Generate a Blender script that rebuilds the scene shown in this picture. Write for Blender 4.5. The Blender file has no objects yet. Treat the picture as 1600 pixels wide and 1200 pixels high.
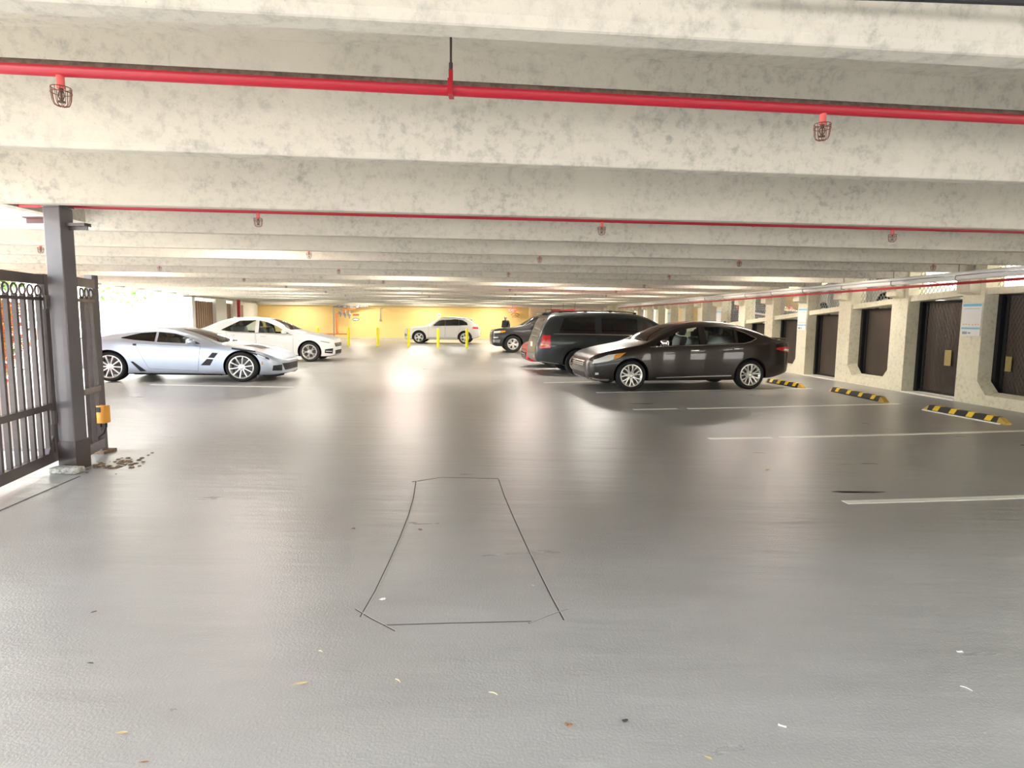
import bpy, bmesh, math, random
import numpy as np
from mathutils import Vector, Matrix
from mathutils.bvhtree import BVHTree

random.seed(7)
R = math.radians
scene = bpy.context.scene
COL = scene.collection

# ------------------------------------------------------------------ camera
FPX, CAM_H, ROLL, PITCH = 950.0, 1.5, math.atan(.010), math.atan(101.45 / 950.0)
_fw = Vector((0, math.cos(PITCH), -math.sin(PITCH)))
_u0 = Vector((0, math.sin(PITCH), math.cos(PITCH)))
_r0 = Vector((1, 0, 0))
_rt = _r0 * math.cos(ROLL) + _u0 * math.sin(ROLL)
_up = _u0 * math.cos(ROLL) - _r0 * math.sin(ROLL)
cd = bpy.data.cameras.new('camera')
cd.sensor_width = 36
cd.lens = 36 * FPX / 1600
cd.clip_end = 500
cam = bpy.data.objects.new('camera', cd)
COL.objects.link(cam)
cam.matrix_world = Matrix(((_rt.x, _up.x, -_fw.x, 0), (_rt.y, _up.y, -_fw.y, 0), (_rt.z, _up.z, -_fw.z, CAM_H), (0, 0, 0, 1)))
scene.camera = cam

# ------------------------------------------------------------------ sky, sun, exposure
SUN_EL, SUN_AZ = R(46), math.atan2(.42, -.9)       # direction towards the sun
w = bpy.data.worlds.new('sky')
scene.world = w
w.use_nodes = True
nt = w.node_tree
nt.nodes.clear()
sky = nt.nodes.new('ShaderNodeTexSky')
sky.sky_type = 'NISHITA'
sky.sun_disc = False
sky.sun_elevation = SUN_EL
sky.sun_rotation = math.pi / 2 - SUN_AZ
sky.air_density = 1.0
sky.dust_density = 3.0
bg = nt.nodes.new('ShaderNodeBackground')
bg.inputs['Strength'].default_value = .9
wo = nt.nodes.new('ShaderNodeOutputWorld')
hs = nt.nodes.new('ShaderNodeHueSaturation')
hs.inputs['Saturation'].default_value = .55
nt.links.new(sky.outputs[0], hs.inputs['Color'])
nt.links.new(hs.outputs[0], bg.inputs[0])
nt.links.new(bg.outputs[0], wo.inputs[0])
sl = bpy.data.lights.new('sun', 'SUN')
sl.energy = 6.5
sl.angle = R(5)
sl.color = (1, .97, .91)
so = bpy.data.objects.new('sun', sl)
COL.objects.link(so)
so.rotation_euler = Vector((math.cos(SUN_AZ) * math.cos(SUN_EL), math.sin(SUN_AZ) * math.cos(SUN_EL), math.sin(SUN_EL))).to_track_quat('Z', 'Y').to_euler()
scene.view_settings.view_transform = 'Standard'
scene.view_settings.look = 'None'
scene.view_settings.exposure = 0.8
scene.view_settings.gamma = 1
scene.view_settings.use_curve_mapping = False
LAMP_W = 50.0

# ------------------------------------------------------------------ helpers
def ray(px, py):
    return _rt * ((px - 800) / FPX) + _up * ((600 - py) / FPX) + _fw

def G(px, py, z=0.0):                       # photo measurement -> point of the plane at height z
    d = ray(px, py)
    return Vector((0, 0, CAM_H)) + d * ((z - CAM_H) / d.z)

def D(px, py, y):                           # photo measurement -> point at distance y
    d = ray(px, py)
    return Vector((0, 0, CAM_H)) + d * (y / d.y)

def tag(o, label=None, cat=None, group=None, kind=None):
    if label: o['label'] = label
    if cat: o['category'] = cat
    if group: o['group'] = group
    if kind: o['kind'] = kind
    return o

def empty(name, loc=(0, 0, 0), rz=0.0, label=None, cat=None, group=None, kind=None):
    o = bpy.data.objects.new(name, None)
    o.empty_display_size = .1
    o.location = loc
    o.rotation_euler = (0, 0, rz)
    COL.objects.link(o)
    return tag(o, label, cat, group, kind)

def link_mesh(name, me, parent=None, loc=None):
    o = bpy.data.objects.new(name, me)
    COL.objects.link(o)
    if parent is not None: o.parent = parent
    if loc is not None: o.location = loc
    return o

def copy_tree(o, parent=None):
    c = o.copy()
    COL.objects.link(c)
    if parent is not None: c.parent = parent
    for ch in list(o.children):
        copy_tree(ch, c)
    return c

class MB:
    def __init__(s):
        s.v, s.f, s.m, s.cur = [], [], [], 0
    def add(s, vs, fs):
        n = len(s.v)
        s.v += [tuple(p) for p in vs]
        s.f += [tuple(i + n for i in f) for f in fs]
        s.m += [s.cur] * len(fs)
        return s
    def box(s, c, d, rz=0.0, M=None):
        x, y, z = d[0] / 2, d[1] / 2, d[2] / 2
        pts = [Vector((i * x, j * y, k * z)) for k in (-1, 1) for j in (-1, 1) for i in (-1, 1)]
        mat = (M or Matrix.Rotation(rz, 4, 'Z'))
        pts = [mat @ p + Vector(c) for p in pts]
        return s.add(pts, [(0, 2, 3, 1), (4, 5, 7, 6), (0, 1, 5, 4), (2, 6, 7, 3), (0, 4, 6, 2), (1, 3, 7, 5)])
    def cbox(s, c, d, b=.01, rz=0.0, M=None):      # box with chamfered edges
        bm = bmesh.new()
        bmesh.ops.create_cube(bm, size=1)
        bmesh.ops.scale(bm, vec=Vector(d), verts=bm.verts)
        bmesh.ops.bevel(bm, geom=bm.edges[:], offset=b, segments=2, affect='EDGES', profile=.5)
        mat = (M or Matrix.Rotation(rz, 4, 'Z'))
        bm.verts.index_update()
        s.add([mat @ v.co + Vector(c) for v in bm.verts], [[v.index for v in f.verts] for f in bm.faces])
        bm.free()
        return s
    def tube(s, pts, r, n=8, cap=True, closed=False):
        pts = [Vector(p) for p in pts]
        rings = []
        L = len(pts)
        prev = None
        for i, p in enumerate(pts):
            if closed: t = pts[(i + 1) % L] - pts[i - 1]
            else: t = pts[min(i + 1, L - 1)] - pts[max(i - 1, 0)]
            t.normalize()
            if prev is None:
                a = t.orthogonal().normalized()
            else:
                a = (prev - t * prev.dot(t)).normalized()
            prev = a
            b = t.cross(a)
            rr = r[i] if isinstance(r, (list, tuple)) else r
            rings.append([p + a * (rr * math.cos(2 * math.pi * k / n)) + b * (rr * math.sin(2 * math.pi * k / n)) for k in range(n)])
        vs = [q for ring in rings for q in ring]
        fs = []
        for i in range(L if closed else L - 1):
            j = (i + 1) % L
            for k in range(n):
                fs.append((i * n + k, i * n + (k + 1) % n, j * n + (k + 1) % n, j * n + k))
        if cap and not closed:
            fs.append(tuple(range(n))[::-1])
            fs.append(tuple((L - 1) * n + k for k in range(n)))
        return s.add(vs, fs)
    def lathe(s, prof, n=32, M=None, cap=False):   # prof: (radius, axial) about local Y
        vs, fs = [], []
        M = M or Matrix.Identity(4)
        for r, a in prof:
            for k in range(n):
                t = 2 * math.pi * k / n
                vs.append(M @ Vector((r * math.cos(t), a, r * math.sin(t))))
        L = len(prof)
        for i in range(L - 1):
            for k in range(n):
                fs.append((i * n + k, i * n + (k + 1) % n, (i + 1) * n + (k + 1) % n, (i + 1) * n + k))
        if cap:
            fs.append(tuple(range(n))[::-1])
            fs.append(tuple((L - 1) * n + k for k in range(n)))
        return s.add(vs, fs)
    def prism(s, poly, ax, a, b):                  # polygon (2D) extruded along axis ax from a to b
        def mk(p, t):
            return {'x': (t, p[0], p[1]), 'y': (p[0], t, p[1]), 'z': (p[0], p[1], t)}[ax]
        n = len(poly)
        vs = [mk(p, a) for p in poly] + [mk(p, b) for p in poly]
        fs = [tuple(range(n))[::-1], tuple(range(n, 2 * n))]
        fs += [(i, (i + 1) % n, (i + 1) % n + n, i + n) for i in range(n)]
        return s.add(vs, fs)
    def mesh(s, name, mats, smooth=None):
        me = bpy.data.meshes.new(name)
        me.from_pydata(s.v, [], s.f)
        for m in (mats if isinstance(mats, (list, tuple)) else [mats]):
            me.materials.append(m)
        if any(s.m): me.polygons.foreach_set('material_index', s.m)
        bm = bmesh.new()
        bm.from_mesh(me)
        bmesh.ops.recalc_face_normals(bm, faces=bm.faces[:])
        bm.to_mesh(me)
        bm.free()
        if smooth is not None:
            me.polygons.foreach_set('use_smooth', [True] * len(me.polygons))
            me.set_sharp_from_angle(angle=R(smooth))
        me.update()
        return me
    def build(s, name, mats, parent=None, smooth=None, loc=None):
        return link_mesh(name, s.mesh(name, mats, smooth), parent, loc)

# ------------------------------------------------------------------ materials
def mat(name, col, rough=.6, metal=0.0, coat=0.0, spec=.5, alpha=None, noise=None, bump=None, emit=None, coat_rough=.05):
    m = bpy.data.materials.new(name)
    m.use_nodes = True
    t = m.node_tree
    b = t.nodes['Principled BSDF']
    b.inputs['Base Color'].default_value = (*col, 1)
    b.inputs['Roughness'].default_value = rough
    b.inputs['Metallic'].default_value = metal
    b.inputs['Coat Weight'].default_value = coat
    b.inputs['Coat Roughness'].default_value = coat_rough
    b.inputs['Specular IOR Level'].default_value = spec
    if emit:
        b.inputs['Emission Color'].default_value = (*emit[0], 1)
        b.inputs['Emission Strength'].default_value = emit[1]
    tc = t.nodes.new('ShaderNodeTexCoord')
    if noise:                                   # (scale, colour2, contrast lo, hi, stretch)
        sc, c2, lo, hi = noise[:4]
        mp = t.nodes.new('ShaderNodeMapping')
        mp.inputs['Scale'].default_value = noise[4] if len(noise) > 4 else (1, 1, 1)
        n = t.nodes.new('ShaderNodeTexNoise')
        n.inputs['Scale'].default_value = sc
        n.inputs['Detail'].default_value = 8
        n.inputs['Roughness'].default_value = .65
        r = t.nodes.new('ShaderNodeMapRange')
        r.inputs['From Min'].default_value = lo
        r.inputs['From Max'].default_value = hi
        x = t.nodes.new('ShaderNodeMix')
        x.data_type = 'RGBA'
        x.inputs['A'].default_value = (*col, 1)
        x.inputs['B'].default_value = (*c2, 1)
        t.links.new(tc.outputs['Object'], mp.inputs[0])
        t.links.new(mp.outputs[0], n.inputs['Vector'])
        t.links.new(n.outputs[0], r.inputs[0])
        t.links.new(r.outputs[0], x.inputs['Factor'])
        t.links.new(x.outputs['Result'], b.inputs['Base Color'])
    if bump:                                    # (scale, strength, distance, stretch)
        mp = t.nodes.new('ShaderNodeMapping')
        mp.inputs['Scale'].default_value = bump[3] if len(bump) > 3 else (1, 1, 1)
        n = t.nodes.new('ShaderNodeTexNoise')
        n.inputs['Scale'].default_value = bump[0]
        n.inputs['Detail'].default_value = 5
        u = t.nodes.new('ShaderNodeBump')
        u.inputs['Strength'].default_value = bump[1]
        u.inputs['Distance'].default_value = bump[2]
        t.links.new(tc.outputs['Object'], mp.inputs[0])
        t.links.new(mp.outputs[0], n.inputs['Vector'])
        t.links.new(n.outputs[0], u.inputs['Height'])
        t.links.new(u.outputs[0], b.inputs['Normal'])
    return m

def glass_mat(name, tint, refl=.08):
    m = bpy.data.materials.new(name)
    m.use_nodes = True
    t = m.node_tree
    t.nodes.clear()
    o = t.nodes.new('ShaderNodeOutputMaterial')
    tr = t.nodes.new('ShaderNodeBsdfTransparent')
    tr.inputs[0].default_value = (*tint, 1)
    gl = t.nodes.new('ShaderNodeBsdfGlossy')
    gl.inputs['Roughness'].default_value = .02
    fr = t.nodes.new('ShaderNodeFresnel')
    fr.inputs[0].default_value = 1.5
    mx = t.nodes.new('ShaderNodeMixShader')
    t.links.new(fr.outputs[0], mx.inputs[0])
    t.links.new(tr.outputs[0], mx.inputs[1])
    t.links.new(gl.outputs[0], mx.inputs[2])
    t.links.new(mx.outputs[0], o.inputs[0])
    return m

def concrete_mat(name, c1, c2, c3, rough=.85):
    m = bpy.data.materials.new(name)
    m.use_nodes = True
    t = m.node_tree
    b = t.nodes['Principled BSDF']
    b.inputs['Roughness'].default_value = rough
    tc = t.nodes.new('ShaderNodeTexCoord')
    def noise(sc, det, lo, hi, stretch=(1, 1, 1)):
        mp = t.nodes.new('ShaderNodeMapping')
        mp.inputs['Scale'].default_value = stretch
        n = t.nodes.new('ShaderNodeTexNoise')
        n.inputs['Scale'].default_value = sc
        n.inputs['Detail'].default_value = det
        n.inputs['Roughness'].default_value = .7
        r = t.nodes.new('ShaderNodeMapRange')
        r.inputs['From Min'].default_value = lo
        r.inputs['From Max'].default_value = hi
        t.links.new(tc.outputs['Object'], mp.inputs[0])
        t.links.new(mp.outputs[0], n.inputs['Vector'])
        t.links.new(n.outputs[0], r.inputs[0])
        return n, r
    def mix(f, a, bb):
        x = t.nodes.new('ShaderNodeMix')
        x.data_type = 'RGBA'
        t.links.new(f, x.inputs['Factor'])
        if isinstance(a, tuple): x.inputs['A'].default_value = (*a, 1)
        else: t.links.new(a, x.inputs['A'])
        if isinstance(bb, tuple): x.inputs['B'].default_value = (*bb, 1)
        else: t.links.new(bb, x.inputs['B'])
        return x.outputs['Result']
    n1, r1 = noise(1.1, 6, .36, .62)
    n2, r2 = noise(14, 8, .48, .66)
    n3, r3 = noise(70, 3, .66, .74)
    c = mix(r1.outputs[0], c1, c2)
    mlt = t.nodes.new('ShaderNodeMath')
    mlt.operation = 'MULTIPLY'
    t.links.new(r1.outputs[0], mlt.inputs[0])
    t.links.new(r2.outputs[0], mlt.inputs[1])
    c = mix(mlt.outputs[0], c, c3)
    ml2 = t.nodes.new('ShaderNodeMath')
    ml2.operation = 'MULTIPLY'
    ml2.inputs[1].default_value = .5
    t.links.new(r3.outputs[0], ml2.inputs[0])
    c = mix(ml2.outputs[0], c, tuple(k * .6 for k in c3))
    t.links.new(c, b.inputs['Base Color'])
    u = t.nodes.new('ShaderNodeBump')
    u.inputs['Strength'].default_value = .35
    u.inputs['Distance'].default_value = .01
    t.links.new(n2.outputs[0], u.inputs['Height'])
    t.links.new(u.outputs[0], b.inputs['Normal'])
    return m

def floor_mat():
    m = bpy.data.materials.new('coated_concrete_floor')
    m.use_nodes = True
    t = m.node_tree
    b = t.nodes['Principled BSDF']
    tc = t.nodes.new('ShaderNodeTexCoord')
    def noise(sc, det, stretch=(1, 1, 1), rz=0.0, dist=0.0):
        mp = t.nodes.new('ShaderNodeMapping')
        mp.inputs['Scale'].default_value = stretch
        mp.inputs['Rotation'].default_value = (0, 0, rz)
        n = t.nodes.new('ShaderNodeTexNoise')
        n.inputs['Scale'].default_value = sc
        n.inputs['Detail'].default_value = det
        n.inputs['Distortion'].default_value = dist
        t.links.new(tc.outputs['Object'], mp.inputs[0])
        t.links.new(mp.outputs[0], n.inputs['Vector'])
        return n
    def rng(n, lo, hi, a=0, bb=1):
        r = t.nodes.new('ShaderNodeMapRange')
        r.inputs['From Min'].default_value = lo
        r.inputs['From Max'].default_value = hi
        r.inputs['To Min'].default_value = a
        r.inputs['To Max'].default_value = bb
        t.links.new(n.outputs[0], r.inputs[0])
        return r
    big = noise(.45, 5, (1, 1.6, 1), .2, .6)
    mid = noise(2.2, 7, (.5, 1.8, 1), -.1, .8)
    fine = noise(85, 2)
    wav = noise(1.7, 2, (.40, 2.4, 1), .12, .25)
    x = t.nodes.new('ShaderNodeMix'); x.data_type = 'RGBA'
    x.inputs['A'].default_value = (.305, .297, .284, 1)
    x.inputs['B'].default_value = (.338, .335, .328, 1)
    t.links.new(rng(big, .35, .65).outputs[0], x.inputs['Factor'])
    x2 = t.nodes.new('ShaderNodeMix'); x2.data_type = 'RGBA'; x2.blend_type = 'MULTIPLY'
    t.links.new(x.outputs['Result'], x2.inputs['A'])
    r2 = rng(mid, .3, .7, .93, 1.04)
    cmb = t.nodes.new('ShaderNodeCombineColor')
    for i in range(3): t.links.new(r2.outputs[0], cmb.inputs[i])
    t.links.new(cmb.outputs[0], x2.inputs['B'])
    x2.inputs['Factor'].default_value = 1
    x3 = t.nodes.new('ShaderNodeMix'); x3.data_type = 'RGBA'
    t.links.new(x2.outputs['Result'], x3.inputs['A'])
    x3.inputs['B'].default_value = (.55, .54, .52, 1)
    t.links.new(rng(fine, .62, .78, 0, .45).outputs[0], x3.inputs['Factor'])
    t.links.new(x3.outputs['Result'], b.inputs['Base Color'])
    t.links.new(rng(mid, .2, .8, .26, .36).outputs[0], b.inputs['Roughness'])
    b.inputs['Specular IOR Level'].default_value = .8
    u1 = t.nodes.new('ShaderNodeBump')
    u1.inputs['Strength'].default_value = .6
    u1.inputs['Distance'].default_value = .018
    t.links.new(wav.outputs[0], u1.inputs['Height'])
    u2 = t.nodes.new('ShaderNodeBump')
    u2.inputs['Strength'].default_value = .6
    u2.inputs['Distance'].default_value = .0035
    t.links.new(fine.outputs[0], u2.inputs['Height'])
    rip = noise(7, 3, (.5, 1.8, 1), .15, .3)
    u3 = t.nodes.new('ShaderNodeBump')
    u3.inputs['Strength'].default_value = .45
    u3.inputs['Distance'].default_value = .006
    t.links.new(rip.outputs[0], u3.inputs['Height'])
    t.links.new(u1.outputs[0], u3.inputs['Normal'])
    t.links.new(u3.outputs[0], u2.inputs['Normal'])
    t.links.new(u2.outputs[0], b.inputs['Normal'])
    return m

M = {}
M['floor'] = floor_mat()
M['beam'] = concrete_mat('beam_concrete', (.62, .58, .49), (.565, .53, .45), (.35, .335, .295))
M['wallc'] = concrete_mat('wall_concrete', (.84, .80, .63), (.79, .745, .575), (.58, .54, .41))
M['ground'] = mat('outside_concrete', (.74, .70, .64), .9, noise=(.8, (.66, .62, .57), .35, .65))
M['yellow_wall'] = mat('yellow_wall_paint', (.87, .64, .26), .7, noise=(.3, (.83, .59, .22), .3, .7))
M['beige_wall'] = mat('beige_wall_paint', (.66, .52, .42), .8)
M['white_wall'] = mat('white_wall_paint', (.86, .84, .78), .8)
M['brown_door'] = mat('brown_door_paint', (.30, .19, .13), .6, noise=(3, (.36, .25, .18), .3, .7, (6, 6, .3)))
M['red_pipe'] = mat('red_pipe_paint', (.47, .012, .028), .38, coat=.2)
M['pipe_dust'] = mat('dust_on_pipe', (.13, .09, .07), .95, noise=(30, (.22, .15, .12), .4, .6))
M['pink'] = mat('faded_red_paint', (.82, .16, .15), .45)
M['iron'] = mat('dark_iron', (.07, .055, .05), .6, metal=.3)
M['bracket'] = mat('maroon_bracket', (.13, .05, .05), .5)
M['rust'] = mat('rusty_wire', (.22, .07, .055), .6, metal=.3)
M['brass'] = mat('bronze_sprinkler', (.14, .10, .07), .45, metal=.7)
M['white_pipe'] = mat('white_pvc_pipe', (.90, .89, .87), .4)
M['black'] = mat('black_rubber', (.02, .02, .02), .7)
M['gate'] = mat('dark_brown_gate_paint', (.055, .042, .038), .42, coat=.3, noise=(4, (.09, .068, .06), .35, .7))
M['post_grey'] = mat('grey_post_paint', (.115, .105, .11), .4, coat=.25, noise=(2, (.15, .135, .135), .35, .7))
M['white_block'] = mat('weathered_white_block', (.62, .62, .58), .9, noise=(25, (.30, .28, .24), .45, .6))
M['orange_box'] = mat('orange_box_paint', (.82, .36, .05), .45)
M['dirt'] = mat('dirt', (.16, .10, .065), .95, noise=(20, (.25, .17, .11), .4, .6), bump=(40, .5, .01))
M['line'] = mat('worn_line_paint', (.92, .90, .82), .35, spec=.7, noise=(6, (.74, .71, .64), .55, .70))
M['cut'] = mat('saw_cut_sealant', (.045, .042, .04), .6)
M['cut_edge'] = mat('saw_cut_pale_edge', (.48, .46, .43), .7)
M['rubber'] = mat('black_rubber_stop', (.025, .023, .022), .6, bump=(60, .3, .003))
M['stop_yellow'] = mat('reflective_yellow', (.85, .58, .03), .4)
M['stop_tan'] = mat('worn_yellow_end', (.50, .32, .06), .6)
M['bollard'] = mat('bollard_yellow', (.95, .84, .03), .4)
M['orange'] = mat('orange_pipe_paint', (.80, .22, .06), .5)
M['sheet'] = mat('dark_mesh_sheet', (.07, .06, .052), .34, metal=.5, noise=(1.6, (.115, .09, .075), .3, .7, (1, 1, .5)))
M['mesh_frame'] = mat('black_gate_frame', (.018, .018, .02), .5, metal=.3)
M['placard'] = mat('faded_yellow_placard', (.42, .34, .12), .7, noise=(30, (.34, .27, .1), .4, .6))
M['galv'] = mat('galvanised_wire', (.48, .50, .53), .45, metal=.6)
M['poster'] = mat('poster_white', (.84, .84, .83), .5)
M['poster_blue'] = mat('poster_blue', (.20, .55, .74), .5)
M['poster_ink'] = mat('poster_ink_grey', (.32, .34, .42), .6)
M['poster_orange'] = mat('poster_ink_orange', (.80, .42, .15), .6)
M['sign_red'] = mat('sign_red', (.75, .10, .06), .5)
M['exit'] = mat('exit_sign_red', (.85, .06, .04), .5, emit=((1, .06, .03), 1.4))
M['sign_white'] = mat('sign_white', (.85, .85, .82), .5)
M['ink'] = mat('dark_sign_ink', (.10, .08, .05), .7)
M['steel'] = mat('grey_steel', (.30, .30, .30), .45, metal=.6)
M['lamp'] = mat('fluorescent_tube', (1, 1, 1), .5, emit=((1, .95, .85), 14))
M['lamp_body'] = mat('white_lamp_housing', (.8, .8, .78), .5)
# cars
def paint(name, col, metal=.0, rough=.35, coat=.6):
    return mat(name, col, rough, metal=metal, coat=coat, coat_rough=.03, spec=.3)
M['p_brown'] = paint('dark_brown_car_paint', (.024, .016, .013), .2)
M['p_grey'] = paint('charcoal_car_paint', (.042, .047, .050), .4)
M['p_dark'] = paint('dark_grey_car_paint', (.040, .042, .044), .35)
M['p_red'] = paint('red_car_paint', (.55, .012, .035), .15)
M['p_white'] = paint('white_car_paint', (.80, .80, .79), 0, .3)
M['p_cream'] = paint('warm_white_car_paint', (.76, .73, .69), 0, .3)
M['p_silver'] = paint('silver_blue_car_paint', (.46, .51, .60), .65, .35)
M['p_night'] = paint('dark_blue_car_paint', (.02, .03, .06), .3)
M['c_dark'] = mat('car_dark_trim', (.012, .012, .012), .55)
M['c_inner'] = mat('car_interior', (.035, .032, .03), .8)
M['c_seat'] = mat('grey_seat_leather', (.20, .22, .24), .5)
M['c_tan'] = mat('brown_seat_leather', (.26, .13, .08), .6)
M['tyre'] = mat('tyre_rubber', (.014, .014, .014), .75)
M['alloy'] = mat('silver_alloy', (.72, .70, .67), .28, metal=.75)
M['alloy_dark'] = mat('dark_alloy', (.16, .15, .15), .35, metal=.8)
M['chrome'] = mat('chrome', (.82, .82, .80), .12, metal=1)
M['disc'] = mat('brake_disc', (.14, .13, .13), .5, metal=.7)
M['head'] = mat('headlight_lens', (.82, .81, .76), .22, coat=.4)
M['amber'] = mat('amber_lens', (.85, .33, .03), .2, coat=1)
M['tail'] = mat('red_lamp_lens', (.60, .015, .025), .2, coat=1)
M['gl_clear'] = glass_mat('clear_car_glass', (.88, .92, .91))
M['gl_mid'] = glass_mat('tinted_car_glass', (.42, .43, .42))
M['gl_dark'] = mat('privacy_glass', (.008, .008, .009), .05, coat=1)
M['plate'] = mat('licence_plate', (.72, .72, .68), .5)
#CARS#

# ------------------------------------------------------------------ car builder
def pchip(xs, ys):
    xs = np.array(xs, float); ys = np.array(ys, float)
    h = np.diff(xs); d = np.diff(ys) / h
    m = np.zeros_like(ys)
    m[0], m[-1] = d[0], d[-1]
    for i in range(1, len(xs) - 1):
        if d[i - 1] * d[i] > 0:
            w1, w2 = 2 * h[i] + h[i - 1], h[i] + 2 * h[i - 1]
            m[i] = (w1 + w2) / (w1 / d[i - 1] + w2 / d[i])
    def f(x):
        x = np.clip(x, xs[0], xs[-1])
        i = int(np.clip(np.searchsorted(xs, x) - 1, 0, len(xs) - 2))
        t = (x - xs[i]) / h[i]
        return float((1 + 2 * t) * (1 - t) ** 2 * ys[i] + t * (1 - t) ** 2 * h[i] * m[i] + t * t * (3 - 2 * t) * ys[i + 1] + t * t * (t - 1) * h[i] * m[i + 1])
    return f

def curve_fn(pts):
    return pchip([p[0] for p in pts], [p[1] for p in pts])

def catmull(pts, n):
    P = [pts[0]] + list(pts) + [pts[-1]]
    segs = len(pts) - 1
    out = []
    for k in range(n):
        u = k / (n - 1) * segs
        i = min(int(u), segs - 1)
        t = u - i
        p0, p1, p2, p3 = P[i], P[i + 1], P[i + 2], P[i + 3]
        out.append(tuple(.5 * ((2 * b) + (-a + c) * t + (2 * a - 5 * b + 4 * c - d) * t * t + (-a + 3 * b - 3 * c + d) * t ** 3) for a, b, c, d in zip(p0, p1, p2, p3)))
    return out

def resample(pl, n):
    pl = [Vector((p[0], p[1], 0)) for p in pl]
    if len(pl) == 1: return [pl[0].xy] * n
    ds = [0]
    for a, b in zip(pl, pl[1:]): ds.append(ds[-1] + (b - a).length)
    out = []
    for k in range(n):
        t = ds[-1] * k / (n - 1)
        i = 0
        while i < len(pl) - 2 and ds[i + 1] < t: i += 1
        q = (t - ds[i]) / max(ds[i + 1] - ds[i], 1e-9)
        out.append((pl[i].lerp(pl[i + 1], q)).xy)
    return out

class Body:
    def __init__(s, spec):
        s.sp = spec
        s.top, s.belt, s.bot, s.wid = (curve_fn(spec[k]) for k in ('top', 'belt', 'bot', 'wid'))
        s.k = spec.get('k', .38)
        s.x0, s.x1 = spec['top'][0][0], spec['top'][-1][0]
    def section(s, x, n, iw=0.0, it=0.0, zb=None):
        w, zt, zs = s.wid(x) - iw, s.top(x) - it, s.belt(x)
        zb = s.bot(x) if zb is None else zb
        zs = min(zs, zt - .012)
        zb = min(zb, zs - .02)
        H = zt - zs
        k = s.k
        hs = zs - zb
        q = min(.10 + .10 * H, w * .3)
        pts = [(0, zb), (w * .6, zb), (w * .90, zb + .012), (w * .965, zb + .10 * hs), (w * .99, zb + .3 * hs), (w, zb + .58 * hs), (w * .99, zb + .84 * hs),
               (w * .965, zs), (w * .965 - k * H * .5, zs + H * .5), (w * .955 - k * H * .86, zs + H * .84), (w * .95 - k * H - q, zs + H * .965),
               (max(w * .45 - k * H * .3, .1), zs + H * .994), (0, zt)]
        return catmull(pts, n)
    def solid(s, nst, nsec, xa=None, xb=None, iw=0.0, it=0.0, zb=None, ends=True):
        xa = s.x0 if xa is None else xa
        xb = s.x1 if xb is None else xb
        # denser stations near both ends
        us = [k / (nst - 1) for k in range(nst)]
        xs = [xa + (xb - xa) * (u - .11 * math.sin(2 * math.pi * u) * (1 if ends else 0)) for u in us]
        vs, fs = [], []
        for x in xs:
            sec = s.section(x, nsec, iw, it, zb)
            half = [(x, y, z) for y, z in sec]
            vs += half + [(x, -y, z) for y, z in sec[-2:0:-1]]
        N = 2 * nsec - 2
        for i in range(nst - 1):
            for j in range(N):
                fs.append((i * N + j, i * N + (j + 1) % N, (i + 1) * N + (j + 1) % N, (i + 1) * N + j))
        fs.append(tuple(range(N)))
        fs.append(tuple((nst - 1) * N + j for j in range(N))[::-1])
        return MB().add(vs, fs)

def bool_cut(me, cutters):
    ob = link_mesh('work', me)
    tmp = [ob]
    for c in cutters:
        co = link_mesh('cutter', c)
        tmp.append(co)
        md = ob.modifiers.new('b', 'BOOLEAN')
        md.operation = 'DIFFERENCE'
        md.solver = 'EXACT'
        md.object = co
    dg = bpy.context.evaluated_depsgraph_get()
    dg.update()
    out = bpy.data.meshes.new_from_object(ob.evaluated_get(dg))
    for o in tmp: bpy.data.objects.remove(o)
    return out

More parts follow.
